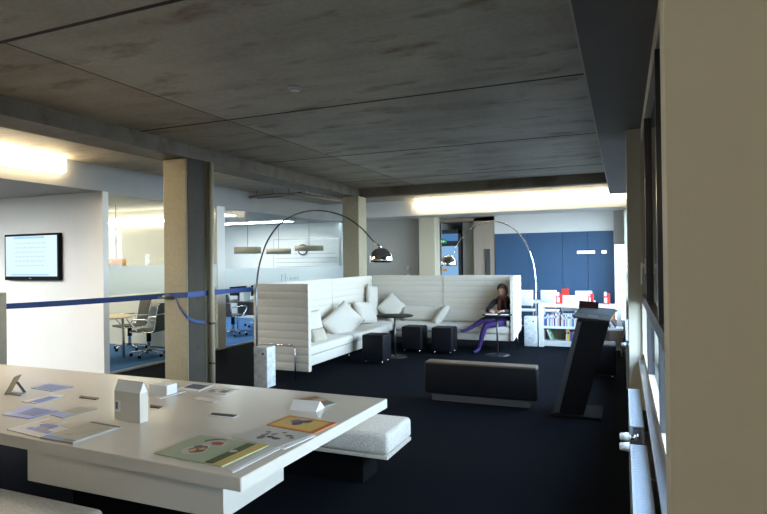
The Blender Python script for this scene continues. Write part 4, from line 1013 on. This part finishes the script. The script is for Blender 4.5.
# hair, scarf, eyes
b = MB(); t = bmesh.new(); bmesh.ops.create_uvsphere(t, u_segments=32, v_segments=20, radius=1)
dl = []
for v in t.verts:
    x, y, z = v.co
    front = y > .35 and z < .62-.25*abs(x)
    low = z < -.75
    sc2 = 1.16+.03*math.sin(9*x+5*z)
    p = Vector((x*.080*sc2, y*.098*sc2 - .008, z*.114*sc2))
    if front or low: dl.append(v)
    v.co = hc+HB @ p
bmesh.ops.delete(t, geom=dl, context='VERTS')
for f in t.faces: f.smooth = True
bmesh.ops.solidify(t, geom=t.faces[:], thickness=.012)
b._add(t, M['hair'], True); b.build('hair', pr)
b = MB(); ring = [Vector((-2.0, 10.33, .945))+Vector((.085*math.cos(a), .075*math.sin(a), .012*math.sin(2*a))) for a in [2*PI*i/20 for i in range(21)]]
b.tube(M['scarf'], ring, .03, 8); b.tube(M['scarf'], cat([(-2.045, 10.26, .93), (-2.055, 10.245, .84), (-2.065, 10.255, .74)], 6), .032, 8); b.tube(M['scarf'], cat([(-1.945, 10.265, .93), (-1.935, 10.25, .85), (-1.93, 10.265, .78)], 6), .028, 8)
b.build('scarf', pr)
b = MB()
for s_ in (-1, 1): b.ball(M['hair'], hc+HB @ Vector((.030*s_, .083, .010)), .008, (1, 1, .6), 10)
b.build('eyes', pr)
bk = tag(MB().box(M['paper'], -2.19, -2.00, 9.70, 9.86, .7005, .706).box(M['paper'], -1.93, -1.81, 9.72, 9.82, .7005, .705).build('open_book'), 'open white booklet on the side table before the person', 'booklet')
tag(MB().lathe(M['whiteplastic'], [(0, 0), (.03, 0), (.034, .10), (.031, .10), (.027, .006), (0, .006)], (-1.875, 10.125, .4605), 20).build('cup'), 'white cup standing on the sofa seat next to the person', 'cup')

# ================================================================== WORLD AND DAYLIGHT
w = bpy.data.worlds.new('sky'); sc.world = w; w.use_nodes = True
nt = w.node_tree; nt.nodes.clear()
out = nt.nodes.new('ShaderNodeOutputWorld'); bgn = nt.nodes.new('ShaderNodeBackground')
tcn = nt.nodes.new('ShaderNodeTexCoord'); sep = nt.nodes.new('ShaderNodeSeparateXYZ'); rp = nt.nodes.new('ShaderNodeValToRGB')
e = rp.color_ramp.elements; e[0].position = .0; e[0].color = (.86, .94, 1, 1); e[1].position = .8; e[1].color = (.58, .76, 1, 1)
L(nt, tcn.outputs['Generated'], sep.inputs[0]); L(nt, sep.outputs[2], rp.inputs[0]); L(nt, rp.outputs[0], bgn.inputs[0])
bgn.inputs[1].default_value = 14.0
L(nt, bgn.outputs[0], out.inputs[0])
def portal(y0, y1, z0, z1_):
    l_ = bpy.data.lights.new('daylight_portal', 'AREA'); l_.shape = 'RECTANGLE'; l_.size = z1_-z0; l_.size_y = y1-y0
    l_.cycles.is_portal = True
    o_ = bpy.data.objects.new('daylight_portal', l_); C.objects.link(o_)
    o_.location = (XW+.08, (y0+y1)/2, (z0+z1_)/2); o_.rotation_euler = (0, PI/2, 0)
portal(1.05, 5.52, .8, 1.3); portal(6.0, 8.4, .8, 2.7); portal(8.4, 13.4, .8, 2.7); pass

sc.view_settings.view_transform = 'Standard'; sc.view_settings.look = 'None'; sc.view_settings.gamma = 1
sc.view_settings.exposure = 0.6
sc.cycles.use_denoising = True
sc.cycles.max_bounces = 10; sc.cycles.diffuse_bounces = 5; sc.cycles.transparent_max_bounces = 16
sc.cycles.caustics_reflective = False; sc.cycles.caustics_refractive = False
sc.cycles.sample_clamp_indirect = 6
